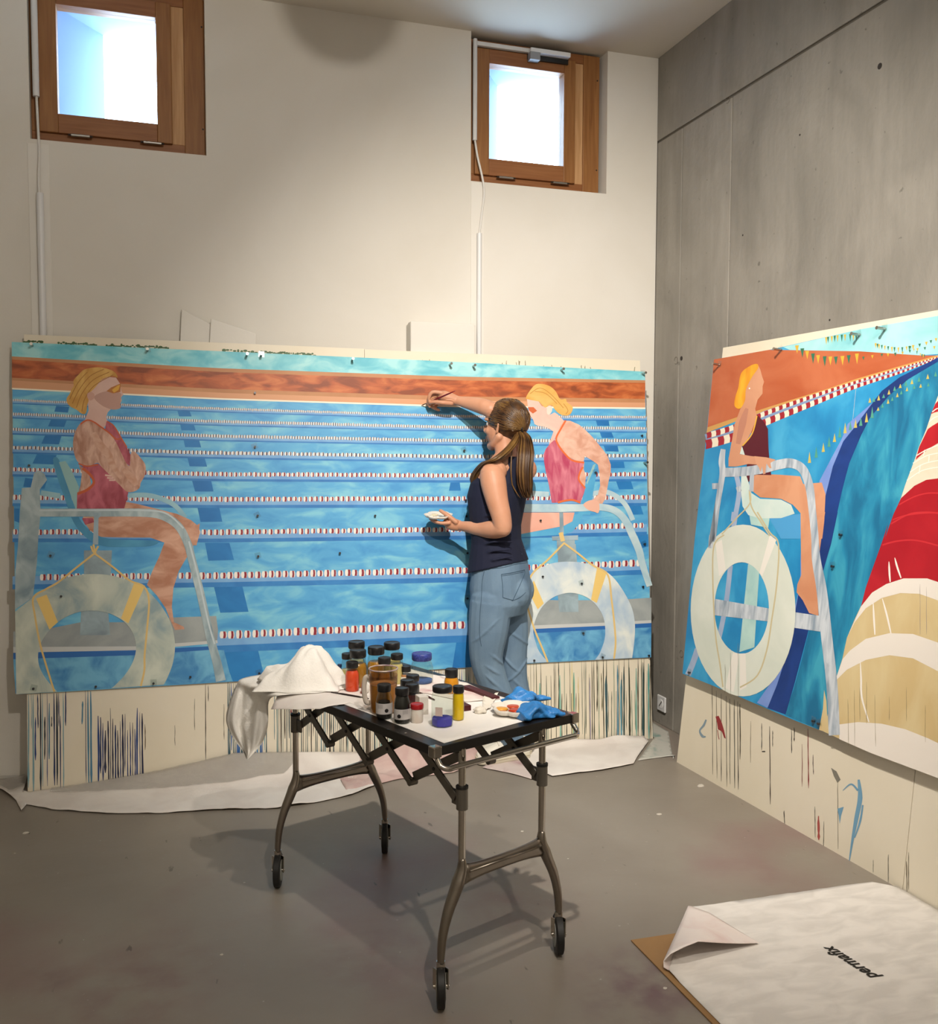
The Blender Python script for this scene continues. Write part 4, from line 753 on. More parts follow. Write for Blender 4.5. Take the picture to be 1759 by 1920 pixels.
for x, y in [(1350, 684), (1465, 656), (1612, 628), (1660, 617)]:
    nail(p2(x, y, off2), np2, .036, .0048, 'steel nail along the upper edge of the tall-chair painting', 'nails of the tall-chair painting', True)
for x, y in [(1578, 1003), (1563, 1062), (1294, 1261), (1527, 1352), (1537, 1357)]:
    nail(p2(x, y, off2), np2, .008, .0038, 'small dark pin pressed into the tall-chair painting', 'pins of the tall-chair painting', True, 'push_pin')
foam = mat('white_foam', '#d9d5cd', 0.8, bump=.05, bscale=90)
f1 = thing('foam_block', 'thick white foam block wedged behind the board beside a conduit', 'foam block', (-1.19, -.05, 1.6))
MB().box(-1.352, -1.028, -.098, -.038, 1.55, 2.053).build('slab', foam, f1, bevel=.006)
MB().box(-1.350, -1.034, -.037, -.008, 1.56, 2.047).build('slab', foam, f1, bevel=.004)
for k, (x0, x1, z1, tl_, y0, y1) in enumerate([(-2.425, -2.21, 2.068, .10, -.028, -.016), (-2.30, -2.085, 2.03, .06, -.046, -.034)]):
    o = MB().add([(x0, y0, 1.5), (x1, y0, 1.5), (x1+.02, y0, z1-tl_), (x0+.035, y0, z1), (x0, y1, 1.5), (x1, y1, 1.5), (x1+.02, y1, z1-tl_), (x0+.035, y1, z1)], [(0, 1, 2, 3), (7, 6, 5, 4), (0, 4, 5, 1), (1, 5, 6, 2), (2, 6, 7, 3), (3, 7, 4, 0)]).build('foam_sheet', foam, bevel=.003)
    tag(o, ['thin white foam sheet leaning on the wall, the taller of two', 'thin white foam sheet leaning on the wall, the lower of two'][k], 'foam sheet', 'foam sheets behind the board')
# ================================================================ folding trolley table
TC = np.array([-1.787, -1.748, 0.0]); TL = np.array([-0.363, 0.932, 0.0]); TL /= np.linalg.norm(TL); TW = np.array([TL[1], -TL[0], 0.0])
def T(s, w, z): return TC+TL*s+TW*w+np.array([0, 0, z])
def tloc(P_): d = np.asarray(P_)-TC; return np.array([d@TL, d@TW, d[2]])
TZ = 0.686; WO = 0.016
alu = mat('cast_aluminium', '#8d857b', 0.33, metal=1.0, bump=.03, bscale=120); chrome = mat('chrome', '#b9b3aa', 0.12, metal=1.0)
black = mat('black_laminate', '#171513', 0.32); blackm = mat('black_rubber', '#141312', 0.55); bar_m = mat('grey_bar', '#6f6a62', 0.42, metal=.7)
table = thing('folding_trolley_table', 'black topped folding trolley table with aluminium legs on casters', 'table', TC)
MB().obox(T(.005, WO, TZ-.010), TL*.443, TW*.25, (0, 0, .010)).build('table_top', black, table, bevel=.003)
for w in (-.243, .243): MB().obox(T(.005, w+WO, TZ-.012), TL*.445, TW*.009, (0, 0, .0125)).build('side_rail', black, table, bevel=.002)
for s_ in (-.438, .446): MB().obox(T(s_, WO, TZ-.012), TL*.009, TW*.246, (0, 0, .0125)).build('end_rail', black, table, bevel=.002)
for s_ in (-.44, .45):
    for w in (-.247, .247): MB().obox(T(s_, w+WO, TZ-.012), TL*.013, TW*.013, (0, 0, .0145)).build('corner_cap', chrome, table, bevel=.003)
for s_ in (-.30, .05, .33):
    for w in (-.238, .238): MB().lathe([(.004, 0), (.004, .0012)], T(s_, w+WO, TZ+.0005), 10).build('screw', chrome, table)
for e, sg in ((-.44, -1), (.44, 1)):
    # looped handle below the end
    o_ = .032*sg
    pts = [T(e, WO-.243, TZ-.025), T(e+o_*.6, WO-.243, TZ-.045), T(e+o_, WO-.228, TZ-.052)]+[T(e+o_, WO+w, TZ-.052) for w in np.linspace(-.2, .2, 5)]+[T(e+o_, WO+.228, TZ-.052), T(e+o_*.6, WO+.243, TZ-.045), T(e, WO+.243, TZ-.025)]
    MB().tube(catmull(pts, False, 5), .0075, 10).build('handle', chrome, table, smooth=True)
    for w in (-.143, .143):
        MB().tube([T(e, w, .345), T(e, w, TZ-.02)], .0098, 14).build('post', chrome, table, smooth='auto')
        MB().tube([T(e, w, .505), T(e, w, .560)], .0155, 14).build('collar', bar_m, table, smooth='auto')
        MB().tube([T(e, w, .560), T(e, w, .567)], .0165, 14).build('collar_ring', blackm, table)
        MB().obox(T(e-sg*.02, w, .53), TL*.02, TW*.004, (0, 0, .02)).build('collar_lug', bar_m, table, bevel=.002)
        sw = 1 if w > 0 else -1
        leg = catmull([T(e, w, .375), T(e, w, .345), T(e, w+sw*.016, .305), T(e, w+sw*.045, .245), T(e, w+sw*.062, .19), T(e, w+sw*.068, .145), T(e, w+sw*.069, .118)], False, 5)
        k = len(leg); rr = np.interp(np.linspace(0, 1, k), [0, .12, .3, .6, 1], [.0115, .017, .023, .0165, .0125])
        MB().tube(leg, rr, 12, ell=.72).build('leg', alu, table, smooth=True)
        # caster
        MB().tube([T(e, w+sw*.069, .122), T(e, w+sw*.069, .095)], .0115, 12).build('caster_stem', chrome, table, smooth='auto')
        cw = w+sw*.069; ce = e
        wd = np.array([.968, -.25, 0])
        wheel = MB(); cen_ = T(ce, cw, .055); ax = wd
        wheel.tube([cen_-ax*.011, cen_-ax*.0105, cen_-ax*.008, cen_+ax*.008, cen_+ax*.0105, cen_+ax*.011], [.044, .051, .0548, .0548, .051, .044], 32)
        wo = wheel.build('caster_wheel', blackm, table, smooth='auto')
        MB().tube([cen_-ax*.0125, cen_+ax*.0125], .034, 24).build('wheel_disc', mat('wheel_grey', '#8c8c84', .4), wo, smooth='auto')
        MB().tube([cen_-ax*.020, cen_+ax*.022], .0055, 10).build('axle', chrome, wo, smooth='auto')
        MB().obox(cen_+ax*.0155+np.array([0, 0, .02]), TL*.007, ax*.0016, (0, 0, .028)).build('fork', chrome, table, bevel=.001)
        MB().obox(cen_-ax*.0155+np.array([0, 0, .02]), TL*.007, ax*.0016, (0, 0, .028)).build('fork', chrome, table, bevel=.001)
    # cast cross member with a groove
    cross = MB(); ws = np.linspace(-.143, .143, 13); rings = []
    for w in ws:
        t = abs(w)/.143; hh = .019+.010*t**3; th = .0125+.004*t**3
        rings.append([T(e+th*math.cos(a)*(.55 if abs(math.sin(a)) < .3 else 1), w, .330+hh*math.sin(a)) for a in np.linspace(0, 2*PI, 17)[:-1]])
    cross.loft(rings).build('cross_member', alu, table, smooth=True)
    for q in (-1, 1): MB().tube([T(e+q*.0115, -.125, .338), T(e+q*.0115, .125, .338)], .0035, 8).build('cross_rib', alu, table, smooth=True)
# pantograph lattice on both sides
ss = [.44, .22, 0, -.22, -.44]; zl, zh = .518, .650
for w in (-.143, .143):
    for i in range(4):
        a, b_ = ss[i], ss[i+1]; sw = 1 if w > 0 else -1
        e1 = .02 if i == 0 else 0; e2_ = .02 if i == 3 else 0
        MB().bar(T(a-e1, w+.006, zl+.012), T(b_, w+.006, zh), .006, .026).build('lattice_bar', bar_m, table, bevel=.001)
        MB().bar(T(a-.01, w-.006, zh), T(b_+e2_, w-.006, zl+(.012 if i == 3 else 0)), .006, .026).build('lattice_bar', bar_m, table, bevel=.001)
        m_ = (a+b_)/2
        MB().tube([T(m_, w-.011, (zl+zh)/2), T(m_, w+.011, (zl+zh)/2)], .005, 10).build('pivot', blackm, table)
    for a in ss[1:-1]:
        MB().tube([T(a, w-.012, zl), T(a, w+.012, zl)], .011, 14).build('pivot', bar_m, table, smooth='auto')
        MB().tube([T(a, w-.011, zh), T(a, w+.011, zh)], .009, 12).build('pivot', bar_m, table, smooth='auto')
    MB().obox(T(0, w, TZ-.029), TL*.43, TW*.014, (0, 0, .006)).build('slide_rail', bar_m, table)

# ---------------------------------------------------------------- sheets on the table
def clipgrid(poly, step, zf, name, material, solid=0.0015, smooth=True, parent=None):
    """flat outline (x,y) cut into a grid and lifted by zf(x,y): a soft sheet"""
    bm = bmesh.new(); f = bm.faces.new([bm.verts.new((p[0], p[1], 0)) for p in poly])
    xs = [p[0] for p in poly]; ys = [p[1] for p in poly]
    for ax_, lo, hi in ((0, min(xs), max(xs)), (1, min(ys), max(ys))):
        v = lo+step
        while v < hi-1e-6:
            co = [0, 0, 0]; no = [0, 0, 0]; co[ax_] = v; no[ax_] = 1
            bmesh.ops.bisect_plane(bm, geom=bm.verts[:]+bm.edges[:]+bm.faces[:], plane_co=co, plane_no=no); v += step
    bmesh.ops.remove_doubles(bm, verts=bm.verts, dist=step*.05)
    for v in bm.verts: v.co.z = zf(v.co.x, v.co.y)
    bmesh.ops.recalc_face_normals(bm, faces=bm.faces)
    me = bpy.data.meshes.new(name); bm.to_mesh(me); bm.free()
    o = bpy.data.objects.new(name, me); COL.objects.link(o); me.materials.append(material)
    if smooth:
        for p in me.polygons: p.use_smooth = True
    if solid:
        md = o.modifiers.new('thickness', 'SOLIDIFY'); md.thickness = solid; md.offset = 1
    return o
def nz(x, y, s, seed=0): return noise.noise(Vector((x*s+seed, y*s-seed, seed*.7)))
paperw = mat('table_paper', '#e6e0da', .65, c2='#d6cac6', scale=9, contrast=(.45, .8)); paperc = mat('clean_paper', '#e9e5e0', .65)
def tpoly(l): return [tuple(T(a, b_, 0)[:2]) for a, b_ in l]
sh_a = clipgrid([tuple(onZ(x, y, TZ)[:2]) for x, y in [(833, 1394), (739, 1357), (704, 1343), (623, 1313), (700, 1262), (840, 1268), (905, 1296), (1040, 1337)]], .05, lambda x, y: TZ+.0006, 'paper_sheet', paperc, .0006)
tag(sh_a, 'large clean white paper sheet spread under the bottles on the table', 'paper')
def drap(x, y):
    l = tloc((x, y, 0)); over = max(0, -.235-l[1]); return TZ+.002-over*0.10-(over**2)*2.0+.002*nz(x, y, 14, 3)
sh_b = clipgrid([tuple(onZ(x, y, TZ)[:2]) for x, y in [(508, 1312), (560, 1322), (600, 1327), (645, 1322), (655, 1319), (720, 1340), (742, 1330), (700, 1296), (640, 1280), (530, 1290)]], .025, drap, 'paper_sheet', paperw, .0006)
tag(sh_b, 'stained paper sheet curling over the edge of the table beside the paper towels', 'paper')
sh_c = clipgrid(tpoly([(.30, .03), (.30, .22), (.02, .245), (-.20, .20), (-.16, .10), (.02, .06)]), .03, lambda x, y: TZ+.0022+.0025*abs(nz(x, y, 20, 5)), 'paint_rag', mat('stained_rag', '#d8cfc8', .8, c2='#b9868a', scale=12, contrast=(.55, .8)), .001)
tag(sh_c, 'crumpled rag with pink stains lying among the jars at the back of the table', 'rag')

# ---------------------------------------------------------------- jars
lidm = mat('black_lid', '#161516', .38, bump=.02, bscale=80); jar_glass = glass('jar_glass', '#eef2ee', .04)
def jar(px, base, top, wpx, name, label, body, cat='jar', fill=None, lid=lidm, lidw=None, lidh=None, facets=None, shoulder=True, labelc=None, grp=None, empty=False, marks_=None):
    """jar with glass wall, contents, screw lid and optional paper label; measured foot, top and width"""
    B = onZ(px, base, TZ+.001); k = FPX/depth(B); r = wpx/2/k; h = (base-top)/k*1.0
    lr = (lidw or wpx*.8)/2/k; lh = (lidh or 14)/k
    # the visible foot is the front rim: stand the axis one radius behind it
    v = B-CAM; v[2] = 0; v /= np.linalg.norm(v); c = B+v*r*.8
    t = thing(name, label, cat, c, grp)
    hb = h-lh*.85; neck = min(lr*.92, r)
    prof = [(r*.86, 0), (r*.97, .003), (r, .008)]
    if shoulder: prof += [(r, hb*.62), (r*.96, hb*.72), (neck*1.05, hb*.87), (neck, hb*.90), (neck, hb)]
    else: prof += [(r, hb*.86), (r*.97, hb*.92), (neck, hb*.96), (neck, hb)]
    if fill is not None:
        fl_ = [(max(1e-4, a*.93), z+.002) for a, z in prof if z < hb*fill]+[(prof[2][0]*.93 if hb*fill < hb*.6 else neck*.9, hb*fill), (.0005, hb*fill+.0005)]
        MB().lathe(fl_, c, flat=facets).build('contents', body, t, smooth='auto' if not facets else False)
        MB().lathe(prof, c, flat=facets).build('glass', jar_glass, t, smooth='auto' if not facets else False)
    else:
        MB().lathe(prof, c, flat=facets).build('body', body, t, smooth='auto')
    if lid:
        L_ = MB().lathe([(lr*.94, hb-lh*.12), (lr, hb), (lr, h-lh*.12), (lr*.95, h-lh*.02), (lr*.9, h), (lr*.82, h-lh*.06), (.0005, h-lh*.06)], c, 32).build('lid', lid, t, smooth='auto')
    if labelc:
        z0, z1, mt = labelc; q = MB(); n = 20
        va = math.atan2(-v[1], -v[0]); rows_ = []
        for z in (z0*h, z1*h): rows_.append([c+np.array([(r+.0006)*math.cos(va+a), (r+.0006)*math.sin(va+a), z]) for a in np.linspace(-1.9, 1.9, n)])
        lb = q.grid(rows_).build('label', mt, t, smooth=True)
        dsk = MB(); a0 = .35; 
        for a in ([] if not marks_ else marks_):
            an = va+a; cc = c+np.array([(r+.0011)*math.cos(an), (r+.0011)*math.sin(an), (z0+(z1-z0)*.35)*h]); tn = np.array([-math.sin(an), math.cos(an), 0])
            MB().add([cc+tn*.0055*math.cos(q_)+np.array([0, 0, .0055*math.sin(q_)]) for q_ in np.linspace(0, 2*PI, 15)[:-1]], [tuple(range(14))]).build('emblem', mat('emblem_black', '#1a1718', .5), lb)
            for j in range(4):
                zz = (z0+(z1-z0)*(.88-.1*j))*h; an2 = va+a+(.75 if a < 0 else -.75); c2_ = c+np.array([(r+.001)*math.cos(an2), (r+.001)*math.sin(an2), zz]); t2 = np.array([-math.sin(an2), math.cos(an2), 0])
                MB().add([c2_-t2*.008, c2_+t2*.008, c2_+t2*.008+np.array([0, 0, .0008]), c2_-t2*.008+np.array([0, 0, .0008])], [(0, 1, 2, 3)]).build('print_line', mat('print_grey', '#8b8587', .6), lb)
    return t, c, r, h
amber = mat('amber_liquid', '#a06a16', .25, c2='#b07a26', scale=20); pale = mat('pale_liquid', '#d0ba7a', .25); redo = mat('orange_red_pigment', '#e8431c', .4, c2='#f0552c', scale=30); ochre = mat('ochre_pigment', '#e8980c', .45, subs=.3); yellow = mat('yellow_pigment', '#ffd000', .45, subs=.3); darkp = mat('dark_pigment', '#171310', .5); wine = mat('wine_pigment', '#3d1013', .45)
bluep = mat('blue_pigment', '#35508f', .6, c2='#3c5f9a', scale=40); violet = mat('violet_pigment', '#3a30c0', .6, c2='#4b46b8', scale=40); plab = mat('jar_label', '#c4bfbd', .6, c2='#b7b2b0', scale=18)
J = {}
J['s4'] = jar(651, 1277, 1226, 22, 'pigment_jar', 'small jar with black lid hidden behind the orange-red jar', pale, fill=.5, lidw=20, lidh=11)
J['A'] = jar(669, 1279, 1204, 34, 'preserve_jar', 'tall jar with black lid beside the paper towels, tallest of the amber jars', pale, fill=.62, lidw=31, lidh=14)
J['D'] = jar(735, 1275, 1206, 34, 'preserve_jar', 'tall jar of pale liquid with black lid behind the blue-lidded jar', pale, fill=.68, lidw=30.5, lidh=13.5)
J['C'] = jar(705.5, 1281, 1214, 34, 'preserve_jar', 'amber jar with black lid between the two tallest jars', amber, fill=.72, lidw=31.5, lidh=15)
J['B'] = jar(671.5, 1291, 1220, 34, 'preserve_jar', 'amber jar with black lid right behind the orange-red jar', amber, fill=.78, lidw=31, lidh=15)
J['E'] = jar(744.5, 1285, 1227, 24, 'pigment_jar', 'narrow jar of cream liquid with black lid beside the amber jars', pale, fill=.8, lidw=23, lidh=11)
J['F'] = jar(721, 1292, 1234, 26, 'pigment_jar', 'black-lidded jar with a dented lid behind the measuring cup', amber, fill=.6, lidw=24, lidh=13)
J['H'] = jar(791, 1285, 1227, 43, 'storage_jar', 'wide glass jar with blue speckled lid and blue pigment at its bottom', bluep, fill=.17, lid=mat('blue_speckle_lid', '#1d2768', .4, c2='#3d4a96', scale=160), lidw=38, lidh=14)
J['G'] = jar(761, 1285, 1250, 22, 'pigment_bottle', 'tiny bottle of peach liquid with black lid beside the blue-lidded jar', mat('peach_liquid', '#c98a5e', .35), fill=.75, lidw=19, lidh=11, labelc=(.1, .45, mat('white_label', '#ddd8d0', .6)))
J['red'] = jar(660.5, 1298.5, 1242, 27, 'pigment_bottle', 'orange-red pigment bottle with black lid next to the paper towels', redo, fill=.86, lidw=23, lidh=12)
J['I'] = jar(774, 1310, 1267, 26, 'pigment_bottle', 'dark bottle behind the other dark bottles beside the white carton', darkp, fill=.7, lidw=25, lidh=12)
J['P'] = jar(846.5, 1303, 1256, 28.5, 'pigment_bottle', 'ochre pigment bottle with black lid behind the faceted jar', ochre, fill=.9, lidw=24.5, lidh=15)
J['J'] = jar(763.5, 1322, 1276, 26, 'pigment_bottle', 'dark bottle in the middle of the three dark bottles by the cup', darkp, fill=.7, lidw=26, lidh=14)
J['K'] = jar(772.5, 1328, 1284, 27, 'pigment_bottle', 'wine-red pigment bottle with a black lid behind the little red-lidded pot', wine, fill=.75, lidw=26, lidh=14, labelc=(.05, .2, plab))
J['L'] = jar(720.5, 1350, 1284.5, 31, 'pigment_bottle', 'half-full dark pigment bottle with pale label in front of the measuring cup', darkp, fill=.62, lidw=26, lidh=14, labelc=(.17, .48, plab), marks_=[.28])
J['M'] = jar(754, 1358.5, 1291, 31, 'pigment_bottle', 'full dark pigment bottle with pale label beside the red-lidded pot', darkp, fill=.93, lidw=26, lidh=14.5, labelc=(.14, .43, plab), marks_=[-.35])
J['O'] = jar(859.5, 1352, 1287, 22, 'pigment_bottle', 'bright yellow pigment bottle with black lid beside the faceted jar', yellow, fill=.95, lidw=21.5, lidh=13)
J['N'] = jar(829.5, 1365.5, 1288.5, 43, 'storage_jar', 'faceted glass jar with black lid holding violet pigment', violet, fill=.24, lidw=38, lidh=12, facets=8, shoulder=False)
J['pot'] = jar(782, 1356.5, 1321, 23.5, 'small_pot', 'little white pot with red lid in front of the dark bottles', mat('white_pot', '#d8d2c8', .5, c2='#cfc2b6', scale=40), lid=mat('red_lid', '#a3161c', .35), lidw=25, lidh=10, shoulder=False, cat='pot')
t_, c_, r_, h_ = J['N']; 
q = MB(); va = math.atan2(CAM[1]-c_[1], CAM[0]-c_[0])-.25; u_ = np.array([math.cos(va), math.sin(va), 0]); w_ = np.array([-u_[1], u_[0], 0])
q.add([c_+u_*r_*.97+w_*a+np.array([0, 0, z]) for a, z in ((-.012, .034), (.008, .034), (.008, .058), (-.012, .058))], [(0, 1, 2, 3)]); q.build('label', mat('pink_label', '#c7b3ab', .6), t_)
# measuring cup with handle and glass stirring rod
B = onZ(719, 1341, TZ+.001); k = FPX/depth(B); v = B-CAM; v[2] = 0; v /= np.linalg.norm(v); r = 26/k; c = B+v*r*.8; h = 84/k
cup = thing('measuring_cup', 'big stained measuring cup of amber paint water with a handle', 'cup', c)
prof = [(r*.88, 0), (r*.92, .004), (r, h*.5), (r*1.02, h*.97), (r*1.06, h)]
q = MB(); n = 32; rows_ = [[c+np.array([a*math.cos(2*PI*j/n), a*math.sin(2*PI*j/n), z]) for j in range(n)] for a, z in prof]
q.loft(rows_, caps=False); q.add(rows_[0], [tuple(range(n))]); q.build('wall', glass('stained_plastic', '#ece2d8', .15), cup, smooth=True)
MB().lathe([(r*.85, .004), (r*.9, .008), (r*.95, h*.5), (r*.965, h*.66), (.0005, h*.665)], c, 32).build('paint_water', mat('cup_water', '#bd8430', .3, c2='#c8923e', scale=20), cup, smooth='auto')
q = MB(); q.loft([[c+np.array([(r*a_+.0008)*math.cos(2*PI*j/n), (r*a_+.0008)*math.sin(2*PI*j/n), z]) for j in range(n)] for a_, z in ((1.0, h*.68), (1.015, h*.86))], caps=False); q.build('stain_band', glass('stain_film', '#d2c4bd', .3), cup, smooth=True)
MB().tube([c+np.array([r*1.04*math.cos(a), r*1.04*math.sin(a), h]) for a in np.linspace(0, 2*PI, 33)], .0022, 8, caps=False).build('rim', mat('stained_rim', '#cbbbb0', .4, c2='#8d7484', scale=50), cup, smooth=True)
lft = -RC[0].copy(); lft[2] = 0; lft /= np.linalg.norm(lft)
MB().tube(catmull([c+lft*r*1.0+np.array([0, 0, h*.8]), c+lft*(r+.012)+np.array([0, 0, h*.78]), c+lft*(r+.016)+np.array([0, 0, h*.5]), c+lft*(r+.010)+np.array([0, 0, h*.24]), c+lft*r*.97+np.array([0, 0, h*.22])], False, 6), .0045, 10, ell=1.6).build('handle', mat('cloudy_plastic', '#c9beb2', .3), cup, smooth=True)
rod = MB().tube([c+lft*r*.75+np.array([0, 0, h*.72]), c+lft*(r*1.55)+v*.01+np.array([0, 0, h+.033])], .0022, 8).build('stirring_rod', glass('rod_glass', '#e8ecec', .03), smooth=True)
tag(rod, 'clear stirring rod leaning out of the measuring cup', 'rod')
# cartons, books, brushes, small cups
def flat_box(pts_s, name, label, cat, m_, h_, ang=0.0):
    s_, w_, a_, b_ = pts_s; u = TL*math.cos(ang)+TW*math.sin(ang); w2 = TW*math.cos(ang)-TL*math.sin(ang)
    o = MB().obox(T(s_, w_, TZ+.001+h_/2), u*a_, w2*b_, (0, 0, h_/2)).build(name, m_, bevel=.0015); tag(o, label, cat); return o
lb = tloc(onZ(797, 1340, TZ)); flat_box((lb[0]+.015, lb[1], .018, .014), 'carton', 'small white carton standing beside the wine-red bottle', 'box', mat('white_carton', '#d6d0c8', .6), .052, .3)
mr = mat('maroon_case', '#471114', .4)
l1 = tloc(onZ(876, 1332, TZ)); o = flat_box((l1[0]+.02, l1[1], .03, .012), 'maroon_case', 'short maroon case beside the yellow pigment bottle', 'case', mr, .016, .2)
l1 = tloc(onZ(905, 1303, TZ)); o = flat_box((l1[0]+.01, l1[1], .085, .014), 'maroon_tray', 'long maroon tray lying behind the tissue near the table edge', 'tray', mr, .010, .12)
def brush(a, b_, label, hm, zz=.0045, tip='#3a2a20'):
    a, b_ = np.array([*onZ(*a, TZ+zz)]), np.array([*onZ(*b_, TZ+zz)]); t = thing('paint_brush', label, 'brush', a, 'brushes'); d = (b_-a)
    MB().tube([a, a+d*.3, a+d*.75, a+d*.8], [.0016, .0034, .0032, .0028], 10).build('handle', hm, t, smooth=True)
    MB().tube([a+d*.8, a+d*.9], .0028, 10).build('ferrule', nail_m, t, smooth='auto')
    MB().tube([a+d*.9, a+d*.95, b_], [.0028, .003, .0006], 10).build('bristles', mat('bristle_'+tip, tip, .7), t, smooth=True)
brush((621, 1298), (692, 1310), 'dark brush lying on the stained paper beside the orange-red bottle', mat('dark_handle', '#231614', .35))
brush((815, 1312), (780, 1296), 'wooden brush lying behind the white carton', mat('brown_handle', '#3c1c14', .35))
brush((905, 1302), (862, 1290), 'maroon brush lying beside the ochre bottle', mat('maroon_handle', '#4a1416', .35))
B = onZ(680, 1301, TZ); t = thing('egg_cup', 'little white cup with red rim lying beside the measuring cup', 'cup', B)
u = (TW*.8-TL*.6); MB().tube([B+np.array([0, 0, .017])-u*.0, B+np.array([0, 0, .0165])+u*.012, B+np.array([0, 0, .016])+u*.02], [.017, .0165, .008], 18).build('bowl', mat('white_china', '#dcd6cc', .3), t, smooth='auto')
MB().tube([B+np.array([0, 0, .017])-u*.003, B+np.array([0, 0, .017])], .0175, 18).build('rim', mat('red_rim', '#8e1c1a', .4), t, smooth='auto')
l1 = onZ(637, 1276, TZ); t = thing('blue_bottle', 'little blue bottle standing behind the paper towels', 'bottle', l1)
MB().lathe([(.011, 0), (.012, .004), (.012, .026), (.006, .036), (.006, .046)], l1, 18).build('body', mat('blue_plastic', '#23608f', .35), t, smooth='auto'); MB().lathe([(.007, .044), (.007, .054)], l1, 14).build('cap', mat('navy_cap', '#16294a', .4), t, smooth='auto')

# flower-shaped palette dish
def flower_dish(name, label, c, r, tilt, paints, m_, k=6, th=.012, rot=0.0, normal=None):
    t = thing(name, label, 'palette', c); c = np.asarray(c, float)
    Rm = tilt
    def W(x, y, z): return c+Rm@np.array([x, y, z])
    n = 60; rings = []
    for rr, z in ((.0, 0.0), (.55, 0.0), (.85, th*.25), (1.0, th), (.965, th*1.02), (.80, th*.45), (.5, th*.25), (.0, th*.22)):
        ring = []
        for j in range(n):
            a = 2*PI*j/n; lob = 1-.16*(abs(math.cos(k*a/2))**2 if True else 0)
            lob = .80+.20*abs(math.sin(k*(a+rot)/2))**.7
            ring.append(W(max(rr, .002)*r*lob*math.cos(a), max(rr, .002)*r*lob*math.sin(a), z))
        rings.append(ring)
    MB().loft(rings).build('dish', m_, t, smooth=True)
    for i, pc in enumerate(paints):
        if pc is None: continue
        a = 2*PI*(i+.5)/k-rot if i < k else 0; rr = .58*r if i < k else 0
        pts_ = [(rr*math.cos(a)+.26*r*math.cos(q)*(1+.15*math.sin(3*q+i)), rr*math.sin(a)+.26*r*math.sin(q)) for q in np.linspace(0, 2*PI, 19)[:-1]]
        q = MB(); q.loft([[W(x, y, th*.30) for x, y in pts_], [W(rr*math.cos(a)+(x-rr*math.cos(a))*.8, rr*math.sin(a)+(y-rr*math.sin(a))*.8, th*.56) for x, y in pts_]]); q.build('paint_well', P(pc, .35, None), t, smooth=True)
    return t
B = onZ(966, 1338, TZ+.001)
flower_dish('palette_dish', 'white flower-shaped palette dish filled with orange and yellow paints', B+np.array([0, 0, .001]), .072, np.eye(3), ['#c2562a', '#b8441f', '#d99a3a', '#d8843a', '#c25a34', '#c0431e', '#b23a1c'], mat('white_china', '#dcd6cc', .3), th=.020, rot=.2)
# crumpled tissue
def crumple(name, label, cat, c, rad, m_, seed, n=26, sq=(1, 1, .6), amp=.35, folds=9.0):
    rng = random.Random(seed); q = MB(); q.sphere((0, 0, 0), 1.0, n, n//2)
    q.v = [tuple(np.array(v)*(1+amp*noise.noise(Vector(v)*folds*.25+Vector((seed, 0, 0)))+amp*.6*abs(noise.noise(Vector(v)*folds*.5+Vector((0, seed, 0)))))*rad*np.array(sq)+np.asarray(c)) for v in q.v]
    zmin = min(v[2] for v in q.v); q.v = [(v[0], v[1], max(v[2], c[2]-rad*sq[2]*.62)) for v in q.v]; dz = (TZ+.0012)-min(v[2] for v in q.v)
    if cat == 'tissue': q.v = [(a, b_, z+dz) for a, b_, z in q.v]
    o = q.build(name, m_, smooth=True); tag(o, label, cat); return o
tis = mat('white_tissue', '#dcd5c8', .85)
B = onZ(900, 1337, TZ); crumple('crumpled_tissue', 'small crumpled white tissue beside the palette dish', 'tissue', B+np.array([0, 0, .014]), .017, tis, 4)
# blue gloves
glv = mat('nitrile_blue', '#2f7fc4', .42, c2='#2a74b8', scale=30, bump=.8, bscale=32)
def glove(c, ang, seed, label):
    rng = random.Random(seed); mb = MB(); c = np.asarray(c); u = TW*math.cos(ang)+TL*math.sin(ang); w = TL*math.cos(ang)-TW*math.sin(ang); Zv = np.array([0, 0, 1.0])
    rows_ = []
    for i in range(19):          # rumpled sleeve and palm
        t = i/18; rr = .020+.016*math.sin(.25+t*2.6); ring = []
        ctr = c+u*(t*.10-.05)+w*.008*math.sin(t*6+seed)+Zv*(.017+.007*math.sin(t*8+seed*2))
        for j in range(24):
            a = 2*PI*j/24; f = 1+.20*math.sin(3*a+t*5+seed)+.12*math.sin(5*a-t*9+seed)
            p = ctr+w*rr*f*math.cos(a)+Zv*.62*rr*f*math.sin(a); p[2] = max(p[2], TZ+.002); ring.append(p)
        rows_.append(ring)
    mb.loft(rows_)
    for fgr in range(5):
        a = -.55+.28*fgr+rng.uniform(-.15, .15); d = u*math.cos(a)+w*math.sin(a); s0 = c+u*.036+w*(.011*(fgr-2))+Zv*.014; pts_ = [s0]
        for q in range(4): pts_.append(pts_[-1]+d*.013+w*rng.uniform(-.003, .003)+Zv*rng.uniform(-.006, .002)); pts_[-1][2] = max(pts_[-1][2], TZ+.007)
        mb.tube(pts_, [.012, .011, .010, .009, .006], 12, ell=.7)
    o = mb.build('nitrile_glove', glv, smooth=True)
    md = o.modifiers.new('fuse', 'REMESH'); md.mode = 'VOXEL'; md.voxel_size = .0025; md.use_smooth_shade = True
    md = o.modifiers.new('soft', 'SMOOTH'); md.iterations = 4
    tag(o, label, 'glove', 'blue gloves'); return o
glove(onZ(990, 1322, TZ)+TL*.03, 0.05, 2, 'blue disposable glove bunched up behind the palette dish')
glove(onZ(1012, 1350, TZ)+TL*.025, -.12, 5, 'blue disposable glove lying nearest the metal corner of the table')
